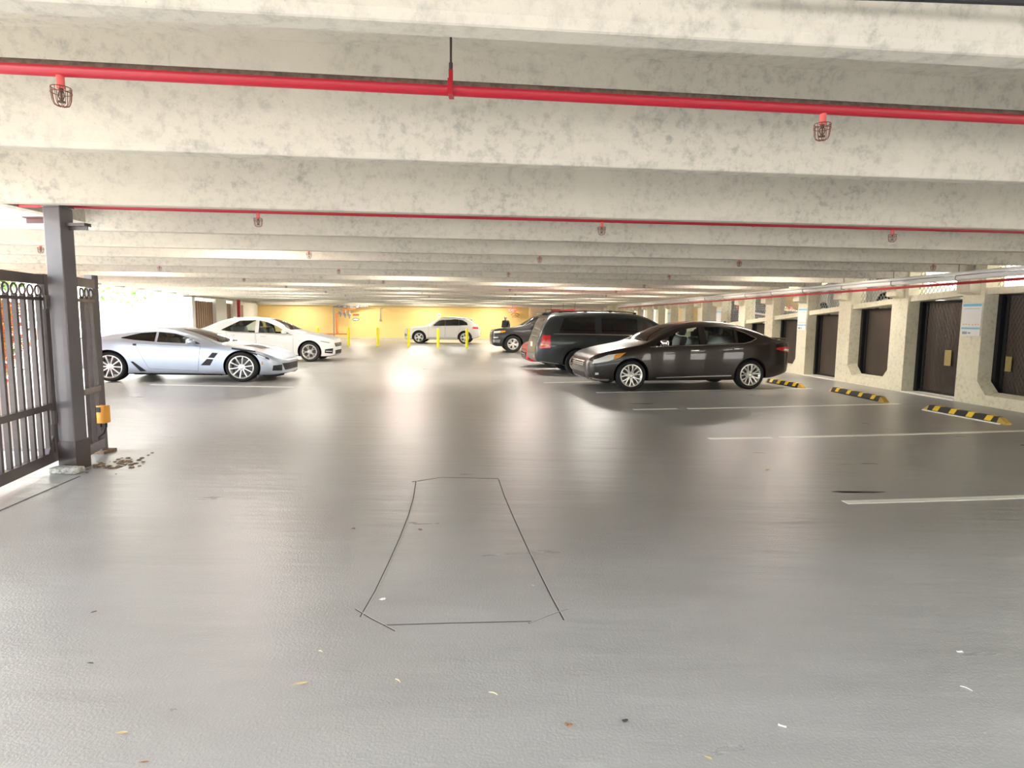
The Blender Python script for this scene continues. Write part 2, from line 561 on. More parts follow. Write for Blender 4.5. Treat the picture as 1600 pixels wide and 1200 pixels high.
def wheel_meshes(Rt, Rr, wd, spokes, style, alloy):
    # axle along local Y, outer face towards -Y
    ty = MB()
    h = wd / 2
    ty.lathe([(Rr * .97, -h * .8), (Rr + .006, -h * .92), (Rr + .02, -h), (Rt - .03, -h * 1.02), (Rt - .008, -h * .86), (Rt, -h * .6), (Rt, h * .6), (Rt - .01, h * .9), (Rr + .02, h), (Rr * .97, h * .8), (Rr * .97, -h * .8)], 40)
    rm = MB()
    rm.lathe([(Rr + .004, -h * .93), (Rr - .012, -h * .95), (Rr - .028, -h * .84), (Rr - .045, -h * .5), (Rr - .05, h * .6), (Rr - .04, h * .8), (Rr, h * .8)], 40)
    rm.lathe([(.0005, -h * .86), (.030, -h * .86), (.036, -h * .80), (.075, -h * .74), (.085, -h * .6), (.07, h * .2), (.0005, h * .2)], 24)
    def spoke(a, wi, wo, tw=0.0):
        r0, r1 = .055, Rr - .016
        d, e = Vector((math.cos(a), 0, math.sin(a))), Vector((math.cos(a + tw), 0, math.sin(a + tw)))
        n0, n1 = Vector((-d.z, 0, d.x)), Vector((-e.z, 0, e.x))
        vs = []
        for c, n, ww, y in ((d * r0, n0, wi, -h * .70), (d * (r0 + r1) * .5, n0, (wi + wo) / 2, -h * .82), (e * r1, n1, wo, -h * .86)):
            for sgn, dy, f in ((-1, 0, 1), (-.6, -.008, 1), (.6, -.008, 1), (1, 0, 1), (.8, .03, 1), (-.8, .03, 1)):
                vs.append(c + n * (ww / 2 * sgn) + Vector((0, y + dy, 0)))
        fs = []
        for i in range(2):
            for k in range(6):
                fs.append((i * 6 + k, i * 6 + (k + 1) % 6, (i + 1) * 6 + (k + 1) % 6, (i + 1) * 6 + k))
        fs += [(0, 1, 2, 3, 4, 5)[::-1], (12, 13, 14, 15, 16, 17)]
        rm.add(vs, fs)
    for i in range(spokes):
        a = 2 * math.pi * i / spokes + math.pi / 2
        if style == 'pair':
            spoke(a - .13, .026, .030, -.10); spoke(a + .13, .026, .030, .10)
        elif style == 'wide':
            spoke(a, .05, .085)
        elif style == 'widepair':
            spoke(a - .17, .04, .052, -.06); spoke(a + .17, .04, .052, .06)
        else:
            spoke(a, .030, .034)
    for i in range(5):
        a = 2 * math.pi * i / 5 + .6
        rm.lathe([(.0005, -.008), (.009, -.008), (.009, .0)], 6, Matrix.Translation((.052 * math.cos(a), -h * .78, .052 * math.sin(a))))
    dk = MB()
    dk.lathe([(.0005, -h * .1), (Rr - .065, -h * .1), (Rr - .06, h * .1), (.0005, h * .1)], 32)
    return ty.mesh('tyre', M['tyre'], 40), rm.mesh('rim', M[alloy], 40), dk.mesh('brake_disc', M['disc'], 40)

def make_car(name, spec, pos, rz, label, group=None, scale_x=1.0):
    B = Body(spec)
    root = empty(name, pos, rz, label, 'car', group)
    pm = M[spec['paint']]
    solid = B.solid(spec.get('nst', 84), 40)
    me0 = solid.mesh('body', [pm, M['c_dark'], M['c_inner']])
    bvh = BVHTree.FromPolygons([Vector(v) for v in solid.v], solid.f)

    def cast(d, a, b):
        if d in ('L', 'Rr'):
            s = -1 if d == 'L' else 1
            o, dr = Vector((a, s * 3, b)), Vector((0, -s, 0))
        elif d == 'front': o, dr = Vector((-4, a, b)), Vector((1, 0, 0))
        elif d == 'rear': o, dr = Vector((9, a, b)), Vector((-1, 0, 0))
        else: o, dr = Vector((a, b, 4)), Vector((0, 0, -1))
        h = bvh.ray_cast(o, dr)
        if h[0] is None:
            q = o + dr * (3 if d in ('L', 'Rr') else 4)
            if d in ('L', 'Rr'): q.y = (-1 if d == 'L' else 1) * .7
            n = bvh.find_nearest(q)
            return n[0], n[1]
        p, n = h[0], h[1]
        if n.dot(dr) > 0: n = -n
        return p, n

    def patch(pname, d, bottom, top, mname, off=.004, nu=10, nv=5, thick=.012, parent=None, smooth=50):
        A, C = resample(bottom, nu), resample(top, nu)
        up, lo = [], []
        for j in range(nv):
            for i in range(nu):
                q = A[i].lerp(C[i], j / (nv - 1))
                p, n = cast(d, q.x, q.y)
                up.append(p + n * off); lo.append(p + n * (off - thick))
        K = nu * nv
        fs = []
        for j in range(nv - 1):
            for i in range(nu - 1):
                a = j * nu + i
                fs.append((a, a + 1, a + nu + 1, a + nu)); fs.append((a + K, a + nu + K, a + nu + 1 + K, a + 1 + K))
        ring = list(range(nu)) + [nu - 1 + nu * j for j in range(1, nv)] + [nu * (nv - 1) + i for i in range(nu - 2, -1, -1)] + [nu * j for j in range(nv - 2, 0, -1)]
        for a, b in zip(ring, ring[1:] + ring[:1]): fs.append((a, a + K, b + K, b))
        return MB().add(up + lo, fs).build(pname, M[mname], parent or root, smooth)

    def strip(pname, d, line, wdt, mname, off=.004, n=16, thick=.012, parent=None):
        # a band of constant width that follows the body along a line
        pts = resample(line, n)
        A, C = [], []
        for i, p in enumerate(pts):
            t = (pts[min(i + 1, n - 1)] - pts[max(i - 1, 0)]).normalized()
            nn = Vector((-t.y, t.x)) * wdt / 2
            A.append((p.x - nn.x, p.y - nn.y)); C.append((p.x + nn.x, p.y + nn.y))
        return patch(pname, d, A, C, mname, off, n, 2, thick, parent)

    # cutters: wheel arches, cabin, windows
    cuts = []
    WB, Rt = spec['wb'], spec['tyre'][0]
    ra = spec.get('arch', Rt + .055)
    hw = max(p[1] for p in spec['wid'])
    for ax in (0, WB):
        for s in (-1, 1):
            c = MB()
            yo, yi = s * (hw + .3), s * (hw - .36)
            c.lathe([(ra, yi), (ra, yo)], 44, Matrix.Translation((ax, 0, Rt)), cap=True)
            cuts.append(c.mesh('cutter', pm))
    see = spec.get('see')
    if see:
        cab = B.solid(40, 26, see[0], see[1], .075, .05, .36, False)
        cuts.append(cab.mesh('cutter', pm))
        for wn in spec['win']:
            if wn[2] == 'gl_dark': continue
            poly = [tuple(p) for p in wn[0]] + [tuple(p) for p in reversed(wn[1])]
            cuts.append(MB().prism(poly, 'y', -2, 2).mesh('cutter', pm))
        for ws in spec.get('screens', []):
            if ws[3] == 'gl_dark': continue
            nu, nv = 14, 12
            up, lo = [], []
            for i in range(nu):
                u = i / (nu - 1)
                x = ws[0] + (ws[1] - ws[0]) * u
                hwid = ws[2][0] + (ws[2][1] - ws[2][0]) * u
                for j in range(nv):
                    y = hwid * (2 * j / (nv - 1) - 1)
                    p, n = cast('top', x, y)
                    up.append(p + Vector((0, 0, .16))); lo.append(p - Vector((0, 0, .14)))
            K = nu * nv
            fs = []
            for i in range(nu - 1):
                for j in range(nv - 1):
                    a = i * nv + j
                    fs.append((a, a + 1, a + nv + 1, a + nv)); fs.append((a + K, a + nv + K, a + nv + 1 + K, a + 1 + K))
            ring = list(range(nv)) + [nv * i + nv - 1 for i in range(1, nu)] + [nv * (nu - 1) + j for j in range(nv - 2, -1, -1)] + [nv * i for i in range(nu - 2, 0, -1)]
            for a, b in zip(ring, ring[1:] + ring[:1]): fs.append((a, a + K, b + K, b))
            cuts.append(MB().add(up + lo, fs).mesh('cutter', pm))
    me = bool_cut(me0, cuts)
    me.name = 'body'
    for p in me.polygons:
        c = p.center
        hit = bvh.find_nearest(c)
        if hit[3] > .012:
            arch = any(abs(math.hypot(c.x - ax, c.z - Rt) - ra) < .02 for ax in (0, WB)) or c.z < .4
            p.material_index = 1 if arch else 2
        elif hit[1].z < -.8 and c.z < .45:
            p.material_index = 1
        p.use_smooth = True
    me.set_sharp_from_angle(angle=R(32))
    body = link_mesh('body', me, root)

    # glazing
    for wn in spec['win']:
        for d in ('L', 'Rr'):
            patch('side_window', d, wn[0], wn[1], wn[2], wn[3] if len(wn) > 3 else .002, 12, 6, .006)
    for i, ws in enumerate(spec.get('screens', [])):
        nm = 'windshield' if i == 0 else 'rear_window'
        xa, xb, (wa, wb_), mt = ws[:4]
        patch(nm, 'top', [(xa + (xb - xa) * t, -(wa + (wb_ - wa) * t)) for t in (0, .5, 1)], [(xa + (xb - xa) * t, wa + (wb_ - wa) * t) for t in (0, .5, 1)], mt, .003, 14, 12, .006)
    for a in spec.get('patches', []):          # (name, dir or 'side', bottom, top, material, offset)
        for d in (('L', 'Rr') if a[1] == 'side' else (a[1],)):
            patch(a[0], d, a[2], a[3], a[4], a[5] if len(a) > 5 else .004, a[6] if len(a) > 6 else 10, 5)
    for a in spec.get('strips', []):           # (name, dir, line, width, material, offset)
        for d in (('L', 'Rr') if a[1] == 'side' else (a[1],)):
            strip(a[0], d, a[2], a[3], a[4], a[5] if len(a) > 5 else .003)
    # doors: slightly proud skins with a dark gap around, handle as sub-part
    for dn, bottom, top, hx, hz, hm in spec.get('doors', []):
        for d in ('L', 'Rr'):
            gap = .008
            dr = patch(dn, d, bottom, top, spec['paint'], .0035, 16, 12, .010)
            lp = [tuple(p) for p in bottom] + [tuple(p) for p in reversed(top)]
            for a, b in zip(lp, lp[1:] + lp[:1]):
                strip('door_gap', d, [a, b], .011, 'c_dark', .0015, 12, .006, dr)
            if hx is not None:
                p, n = cast(d, hx, hz)
                h = MB()
                h.cbox(p + n * .028, (.19, .018, .026), .007)
                h.box(p + n * .012 + Vector((-.075, 0, 0)), (.025, .03, .02)).box(p + n * .012 + Vector((.075, 0, 0)), (.025, .03, .02))
                h.build('door_handle', M[hm], dr, 40)
    # mirrors
    if 'mirror' in spec:
        mx, mz, mm = spec['mirror']
        for s in (-1, 1):
            p, n = cast('L' if s < 0 else 'Rr', mx, mz)
            m_ = MB()
            m_.cbox((p.x + .02, p.y + s * .13, mz + .05), (.13, .21, .14), .045)
            m_.cbox((p.x + .03, p.y + s * .03, mz + .0), (.07, .12, .05), .015)
            o = m_.build('mirror', M[mm], root, 60)
            g = MB()
            g.cbox((p.x + .088, p.y + s * .13, mz + .05), (.008, .17, .10), .003)
            g.build('mirror_glass', M['chrome'], o)
    # wheels
    ty, rm, dk = wheel_meshes(*spec['tyre'], *spec['rim'])
    for ax in (0, WB):
        for s in (-1, 1):
            wo_ = link_mesh('wheel', ty, root, (ax, s * (hw - spec['tyre'][2] / 2 - .015), Rt))
            wo_.rotation_euler = (0, spec.get('spin', .2) + ax, math.pi if s > 0 else 0)
            link_mesh('rim', rm, wo_)
            link_mesh('brake_disc', dk, wo_)
    # seats
    for sx, sy, sz, kind in spec.get('seats', []):
        st = MB()
        wdt = .50 if kind == 'one' else 1.25
        st.cbox((sx, sy, sz), (.52, wdt, .18), .05)
        mt = Matrix.Rotation(R(18), 4, 'Y')
        st.cbox((sx + .34, sy, sz + .34), (.14, wdt, .62), .05, M=mt)
        for hy in ((0,) if kind == 'one' else (-.36, .36)):
            st.cbox((sx + .47, sy + hy, sz + .74), (.10, .26, .18), .045, M=mt)
        st.build('seat', M[spec.get('seatmat', 'c_seat')], root, 50)
    if 'steer' in spec:
        sx, sy, sz = spec['steer']
        mt = Matrix.Translation((sx, sy, sz)) @ Matrix.Rotation(R(-62), 4, 'Y')
        st = MB().tube([mt @ Vector((.17 * math.cos(t), .17 * math.sin(t), 0)) for t in [2 * math.pi * k / 24 for k in range(24)]], .015, 8, closed=True)
        for t in (0, 2.1, 4.2):
            st.tube([mt @ Vector((0, 0, 0)), mt @ Vector((.17 * math.cos(t), .17 * math.sin(t), 0))], .016, 6)
        st.tube([mt @ Vector((0, 0, -.25)), mt @ Vector((0, 0, .02))], .04, 8)
        st.build('steering_wheel', M['c_dark'], root, 40)
        d_ = MB().cbox((sx - .30, 0, sz - .05), (.30, 1.25, .20), .06)
        d_.build('dashboard', M['c_inner'], root, 50)
    for fn in spec.get('extra', []): fn(root, cast, B)
    root.scale = (scale_x, 1, 1)
    return root

# ------------------------------------------------------------------ the cars (x: metres behind the front axle, z: height)
def roof_rack(root, cast, B):
    for s in (-1, 1):
        pts = [cast('top', x, s * .56)[0] + Vector((0, 0, .032)) for x in (1.35, 1.6, 2.2, 2.8, 3.4, 3.6)]
        b = MB().tube(pts, .014, 6)
        for x in (1.4, 2.1, 2.8, 3.5):
            p = cast('top', x, s * .56)[0]
            b.cbox((p.x, p.y, p.z + .022), (.09, .035, .05), .008)
        b.build('roof_rail', M['c_dark'], root, 40)

def rear_plate(x, z):
    def f(root, cast, B):
        p, n = cast('rear', 0, z)
        MB().cbox((p.x + .012, 0, z), (.012, .31, .155), .004).build('licence_plate', M['plate'], root)
    return f

def wipers(xa, hw):
    def f(root, cast, B):
        for y0, y1 in ((-hw, -.05), (-.02, hw - .08)):
            a, b = cast('top', xa, y0)[0], cast('top', xa + .10, y1)[0]
            MB().tube([a + Vector((0, 0, .02)), b + Vector((0, 0, .02))], .008, 5).build('wiper', M['c_dark'], root)
    return f

def fin(x):
    def f(root, cast, B):
        p = cast('top', x, 0)[0]
        MB().prism([(-.07, -.03), (.07, -.03), (.09, .05), (.06, .055)], 'y', -.012, .012).build('antenna_fin', M[B.sp['paint']], root, None, (p.x, 0, p.z))
    return f

def spoiler(x, z, hw, mt):
    def f(root, cast, B):
        MB().cbox((x, 0, z), (.22, 2 * hw, .035), .014).cbox((x - .06, hw * .7, z - .04), (.08, .05, .09), .01).cbox((x - .06, -hw * .7, z - .04), (.08, .05, .09), .01).build('spoiler', M[mt], root, 40)
    return f

SEDAN = dict(
    paint='p_brown', wb=2.70, tyre=(.325, .238, .215), rim=(7, 'pair', 'alloy'), k=.38, spin=.35,
    top=[(-.89, .58), (-.85, .67), (-.70, .78), (-.4, .87), (0, .95), (.24, 1.00), (.36, 1.04), (.75, 1.245), (1.10, 1.395), (1.45, 1.47), (1.85, 1.495), (2.25, 1.475), (2.6, 1.405), (2.95, 1.27), (3.25, 1.14), (3.42, 1.10), (3.62, 1.08), (3.70, 1.02), (3.735, .86)],
    belt=[(-.89, .55), (-.85, .64), (-.7, .73), (-.4, .81), (0, .88), (.45, .935), (1.5, .965), (2.5, 1.01), (3.1, 1.045), (3.42, 1.045), (3.62, 1.01), (3.7, .95), (3.735, .82)],
    bot=[(-.89, .40), (-.85, .26), (-.65, .19), (.5, .20), (2.2, .20), (3.2, .24), (3.55, .32), (3.70, .38), (3.735, .5)],
    wid=[(-.89, .50), (-.84, .64), (-.72, .75), (-.5, .83), (0, .875), (1.35, .88), (2.7, .875), (3.2, .85), (3.5, .80), (3.68, .70), (3.735, .58)],
    see=(.42, 3.05),
    win=[([(.46, .955), (1.52, .985)], [(.50, .98), (.86, 1.17), (1.15, 1.305), (1.52, 1.372)], 'gl_clear'),
         ([(1.66, .992), (2.33, 1.018)], [(1.66, 1.382), (2.0, 1.372), (2.33, 1.31)], 'gl_clear'),
         ([(2.39, 1.022), (2.62, 1.035), (2.80, 1.115)], [(2.39, 1.285), (2.55, 1.24), (2.80, 1.125)], 'gl_mid')],
    screens=[(.40, 1.16, (.66, .52), 'gl_clear'), (2.66, 3.14, (.46, .56), 'gl_mid')],
    doors=[('front_door', [(.46, .30), (1.56, .30)], [(.40, .905), (1.60, .955)], 1.38, .862, 'chrome'),
           ('rear_door', [(1.60, .30), (2.27, .31)], [(1.64, .957), (2.60, .985)], 2.36, .90, 'chrome')],
    mirror=(.62, .975, 'chrome'),
    patches=[('headlight', 'side', [(-.80, .57), (-.5, .635), (-.26, .715)], [(-.77, .655), (-.5, .765), (-.14, .815)], 'head', .006, 14),
             ('turn_signal', 'side', [(-.40, .675), (-.26, .72)], [(-.36, .775), (-.13, .82)], 'amber', .010),
             ('grille', 'front', [(-.36, .49), (.36, .49)], [(-.46, .625), (.46, .625)], 'c_dark', .006),
             ('intake', 'front', [(-.42, .25), (.42, .25)], [(-.46, .37), (.46, .37)], 'c_dark', .006),
             ('fog_lamp_recess', 'side', [(-.80, .31), (-.58, .335)], [(-.82, .40), (-.56, .385)], 'c_dark', .006),
             ('fog_lamp', 'side', [(-.74, .34), (-.68, .345)], [(-.74, .385), (-.68, .385)], 'head', .012, 5),
             ('tail_lamp', 'side', [(3.30, .885), (3.69, .80)], [(3.30, .925), (3.71, .955)], 'tail', .006),
             ('reverse_lamp', 'side', [(3.50, .86), (3.66, .83)], [(3.50, .895), (3.67, .885)], 'head', .010, 5)],
    strips=[('grille_bar', 'front', [(-.38, .525), (.38, .525)], .018, 'chrome', .012), ('grille_bar', 'front', [(-.41, .565), (.41, .565)], .018, 'chrome', .012),
            ('grille_bar', 'front', [(-.44, .61), (.44, .61)], .022, 'chrome', .012), ('lower_lip', 'front', [(-.52, .25), (.52, .25)], .03, 'chrome', .008),
            ('window_trim', 'side', [(.40, .938), (1.5, .975), (2.60, 1.020), (2.80, 1.10), (2.83, 1.125)], .016, 'chrome', .005),
            ('bumper_lip', 'side', [(-.86, .27), (-.66, .235), (-.46, .23)], .035, 'chrome', .006),  # chrome strip paints in the bright reflections on the lower bumper
            ('window_trim', 'side', [(2.83, 1.125), (2.6, 1.245), (2.35, 1.325)], .012, 'chrome', .005),
            ('sill_moulding', 'side', [(.55, .275), (1.55, .30), (2.25, .31)], .022, 'chrome', .006)],  # moulding in chrome to paint in the bright reflection along the sill
    seats=[(1.20, -.36, .50, 'one'), (1.20, .36, .50, 'one'), (2.10, 0, .52, 'bench')], steer=(.98, -.36, .90),
    extra=[wipers(.36, .55), fin(2.45), rear_plate(3.7, .78), spoiler(3.62, 1.115, .52, 'p_brown')])

MINIVAN = dict(
    paint='p_grey', wb=3.08, tyre=(.345, .225, .225), rim=(5, 'widepair', 'alloy'), k=.24, spin=.1, arch=.405,
    top=[(-.93, .62), (-.88, .80), (-.7, .93), (-.3, 1.02), (.15, 1.10), (.30, 1.15), (.75, 1.42), (1.15, 1.61), (1.5, 1.69), (2.2, 1.725), (3.0, 1.715), (3.6, 1.69), (3.82, 1.65), (3.92, 1.52), (4.02, 1.30), (4.10, 1.05), (4.19, .80), (4.215, .66)],
    belt=[(-.93, .58), (-.88, .74), (-.7, .84), (-.3, .93), (.3, 1.02), (1.2, 1.09), (2.5, 1.11), (3.8, 1.12), (3.95, 1.10), (4.02, 1.06), (4.10, .96), (4.19, .75), (4.215, .6)],
    bot=[(-.93, .40), (-.88, .28), (-.6, .22), (.6, .23), (2.5, .23), (3.6, .27), (4.05, .33), (4.19, .38), (4.215, .46)],
    wid=[(-.93, .55), (-.88, .70), (-.7, .86), (-.3, .96), (.3, .99), (1.5, .99), (3.2, .99), (3.7, .97), (3.95, .92), (4.1, .86), (4.19, .80), (4.215, .70)],
    win=[([(.62, 1.10), (1.28, 1.125)], [(.85, 1.22), (1.05, 1.38), (1.28, 1.50)], 'gl_dark'),
         ([(1.42, 1.13), (2.42, 1.14)], [(1.42, 1.53), (1.9, 1.57), (2.42, 1.575)], 'gl_dark'),
         ([(2.60, 1.14), (3.60, 1.15), ], [(2.60, 1.575), (3.2, 1.56), (3.46, 1.53)], 'gl_dark')],
    screens=[(.36, 1.20, (.72, .60), 'gl_dark')],
    doors=[('front_door', [(.45, .33), (1.33, .33)], [(.48, 1.02), (1.34, 1.085)], 1.14, .95, 'p_grey'),
           ('sliding_door', [(1.37, .33), (2.50, .33)], [(1.38, 1.088), (2.56, 1.10)], 1.55, .97, 'p_grey')],
    mirror=(.72, 1.10, 'c_dark'),
    patches=[('tail_lamp', 'side', [(3.83, .74), (4.12, .72)], [(3.83, 1.08), (4.03, 1.08)], 'tail', .006),
             ('tail_lamp_lens', 'side', [(3.87, .80), (4.08, .80)], [(3.87, .84), (4.07, .84)], 'amber', .010),
             ('headlight', 'side', [(-.82, .66), (-.35, .76)], [(-.80, .80), (-.30, .88)], 'head', .006),
             ('tailgate_glass', 'rear', [(-.62, 1.14), (.62, 1.14)], [(-.55, 1.52), (.55, 1.52)], 'gl_dark', .004),
             ('tailgate', 'rear', [(-.66, .62), (.66, .62)], [(-.68, 1.09), (.68, 1.09)], 'p_grey', .006),
             ('rear_bumper', 'rear', [(-.76, .42), (.76, .42)], [(-.76, .58), (.76, .58)], 'p_grey', .012),
             ('rear_reflector', 'rear', [(.56, .47), (.72, .47)], [(.56, .51), (.72, .51)], 'tail', .016, 5),
             ('fuel_door', 'side', [(3.46, .80), (3.62, .80)], [(3.46, .95), (3.62, .95)], 'p_grey', .004, 5)],
    strips=[('belt_trim', 'side', [(.6, 1.075), (2.5, 1.105), (3.75, 1.115)], .016, 'chrome', .005),
            ('slide_rail', 'side', [(2.6, 1.045), (3.75, 1.05)], .014, 'c_dark', .003),
            ('tailgate_bar', 'rear', [(-.5, 1.04), (.5, 1.04)], .035, 'chrome', .012),
            ('bumper_lip', 'side', [(3.6, .31), (4.1, .37)], .02, 'steel', .004),
            ('arch_lip', 'side', [(2.63, .50), (2.70, .63), (2.83, .74), (2.97, .79), (3.12, .795), (3.27, .77), (3.42, .69), (3.51, .56), (3.53, .45)], .05, 'p_grey', .012)],
    extra=[roof_rack, rear_plate(4.2, .80), spoiler(3.86, 1.675, .60, 'p_grey')])

EXPLORER = dict(
    paint='p_dark', wb=3.02, tyre=(.385, .245, .25), rim=(5, 'widepair', 'alloy'), k=.30, spin=.5, arch=.455,
    top=[(-.93, .78), (-.90, .92), (-.82, 1.02), (-.5, 1.085), (0, 1.13), (.3, 1.16), (.42, 1.20), (.8, 1.45), (1.15, 1.64), (1.5, 1.74), (2.0, 1.78), (3.0, 1.76), (3.6, 1.70), (3.8, 1.58), (3.98, 1.25), (4.06, 1.0), (4.10, .8)],
    belt=[(-.93, .74), (-.90, .87), (-.82, .95), (-.5, 1.01), (0, 1.05), (.4, 1.07), (2, 1.10), (3.4, 1.14), (3.8, 1.14), (3.98, 1.08), (4.06, .93), (4.10, .75)],
    bot=[(-.93, .46), (-.90, .34), (-.65, .28), (.6, .29), (2.8, .29), (3.7, .36), (4.0, .42), (4.10, .55)],
    wid=[(-.93, .66), (-.90, .76), (-.8, .87), (-.5, .95), (0, .99), (1.5, 1.0), (3.0, .99), (3.6, .95), (3.95, .86), (4.10, .72)],
    see=(.5, 3.6),
    win=[([(.80, 1.125), (1.62, 1.135)], [(.92, 1.19), (1.12, 1.38), (1.35, 1.53), (1.62, 1.60)], 'gl_clear'),
         ([(1.76, 1.14), (2.66, 1.15)], [(1.76, 1.615), (2.2, 1.625), (2.66, 1.60)], 'gl_dark'),
         ([(2.80, 1.155), (3.45, 1.19)], [(2.80, 1.60), (3.1, 1.57), (3.45, 1.50)], 'gl_dark')],
    screens=[(.46, 1.18, (.76, .62), 'gl_clear')],
    doors=[('front_door', [(.60, .42), (1.68, .42)], [(.62, 1.06), (1.70, 1.095)], 1.48, .99, 'p_dark'),
           ('rear_door', [(1.72, .42), (2.52, .42)], [(1.74, 1.097), (2.74, 1.115)], 2.52, 1.01, 'p_dark')],
    mirror=(.86, 1.15, 'p_dark'),
    patches=[('headlight', 'side', [(-.86, .86), (-.45, .90)], [(-.84, .955), (-.42, .985)], 'head', .006),
             ('turn_signal', 'side', [(-.58, .89), (-.34, .92)], [(-.55, .97), (-.34, .985)], 'amber', .010),
             ('grille', 'front', [(-.58, .66), (.58, .66)], [(-.62, .92), (.62, .92)], 'c_dark', .006),
             ('skid_plate', 'front', [(-.5, .40), (.5, .40)], [(-.55, .52), (.55, .52)], 'chrome', .008),
             ('fog_lamp', 'side', [(-.85, .64), (-.66, .66)], [(-.86, .70), (-.66, .70)], 'head', .008),
             ('bumper_corner', 'side', [(-.88, .46), (-.60, .44)], [(-.88, .58), (-.56, .58)], 'steel', .006)],
    strips=[('grille_bar', 'front', [(-.58, z), (.58, z)], .035, 'chrome', .014) for z in (.70, .77, .84, .91)] +
           [('cladding', 'side', [(.5, .36), (2.5, .36)], .10, 'c_dark', .006)],
    seats=[(1.35, -.40, .70, 'one'), (1.35, .40, .70, 'one'), (2.25, 0, .72, 'bench')], steer=(1.08, -.40, 1.10),
    extra=[wipers(.44, .6)])

RED_CAR = dict(
    paint='p_red', wb=2.70, tyre=(.32, .215, .21), rim=(5, 'wide', 'alloy'), k=.38,
    top=[(-.92, .52), (-.88, .64), (-.72, .745), (-.4, .83), (0, .91), (.45, 1.0), (.58, 1.05), (.95, 1.25), (1.3, 1.39), (1.7, 1.455), (2.2, 1.44), (2.7, 1.33), (3.2, 1.12), (3.5, 1.05), (3.68, 1.0), (3.73, .8)],
    belt=[(-.92, .50), (-.88, .61), (-.72, .69), (-.4, .76), (0, .83), (.5, .89), (1.5, .93), (2.6, .98), (3.2, 1.0), (3.5, .98), (3.68, .92), (3.73, .75)],
    bot=[(-.92, .36), (-.88, .23), (-.65, .17), (.5, .19), (2.2, .19), (3.3, .26), (3.68, .36), (3.73, .5)],
    wid=[(-.92, .48), (-.87, .64), (-.72, .76), (-.45, .84), (0, .88), (1.35, .89), (2.7, .88), (3.3, .83), (3.65, .70), (3.73, .58)],
    win=[([(.64, .92), (1.52, .945)], [(.68, .945), (1.05, 1.17), (1.3, 1.28), (1.52, 1.335)], 'gl_dark'),
         ([(1.64, .95), (2.5, .985)], [(1.64, 1.345), (2.0, 1.335), (2.5, 1.22)], 'gl_dark')],
    screens=[(.62, 1.34, (.64, .50), 'gl_dark'), (2.7, 3.15, (.46, .54), 'gl_dark')],
    doors=[('front_door', [(.52, .29), (1.56, .29)], [(.50, .87), (1.60, .915)], 1.38, .83, 'p_red')],
    mirror=(.72, .94, 'p_red'),
    patches=[('headlight', 'side', [(-.80, .585), (-.32, .68)], [(-.79, .655), (-.26, .745)], 'head', .006),
             ('lower_grille', 'front', [(-.42, .22), (.42, .22)], [(-.58, .47), (.58, .47)], 'c_dark', .006, 14),
             ('upper_grille', 'front', [(-.40, .53), (.40, .53)], [(-.44, .56), (.44, .56)], 'c_dark', .006),
             ('fog_lamp_recess', 'side', [(-.84, .26), (-.66, .28)], [(-.86, .43), (-.62, .40)], 'c_dark', .006),
             ('fog_lamp', 'side', [(-.79, .30), (-.72, .305)], [(-.79, .36), (-.72, .36)], 'head', .012, 5)],
    strips=[('grille_bar', 'front', [(-.48, z), (.48, z)], .022, 'chrome', .012) for z in (.28, .34, .40)] + [('bumper_crease', 'side', [(-.86, .49), (-.5, .52)], .03, 'plate', .006)],
    extra=[wipers(.58, .55)])

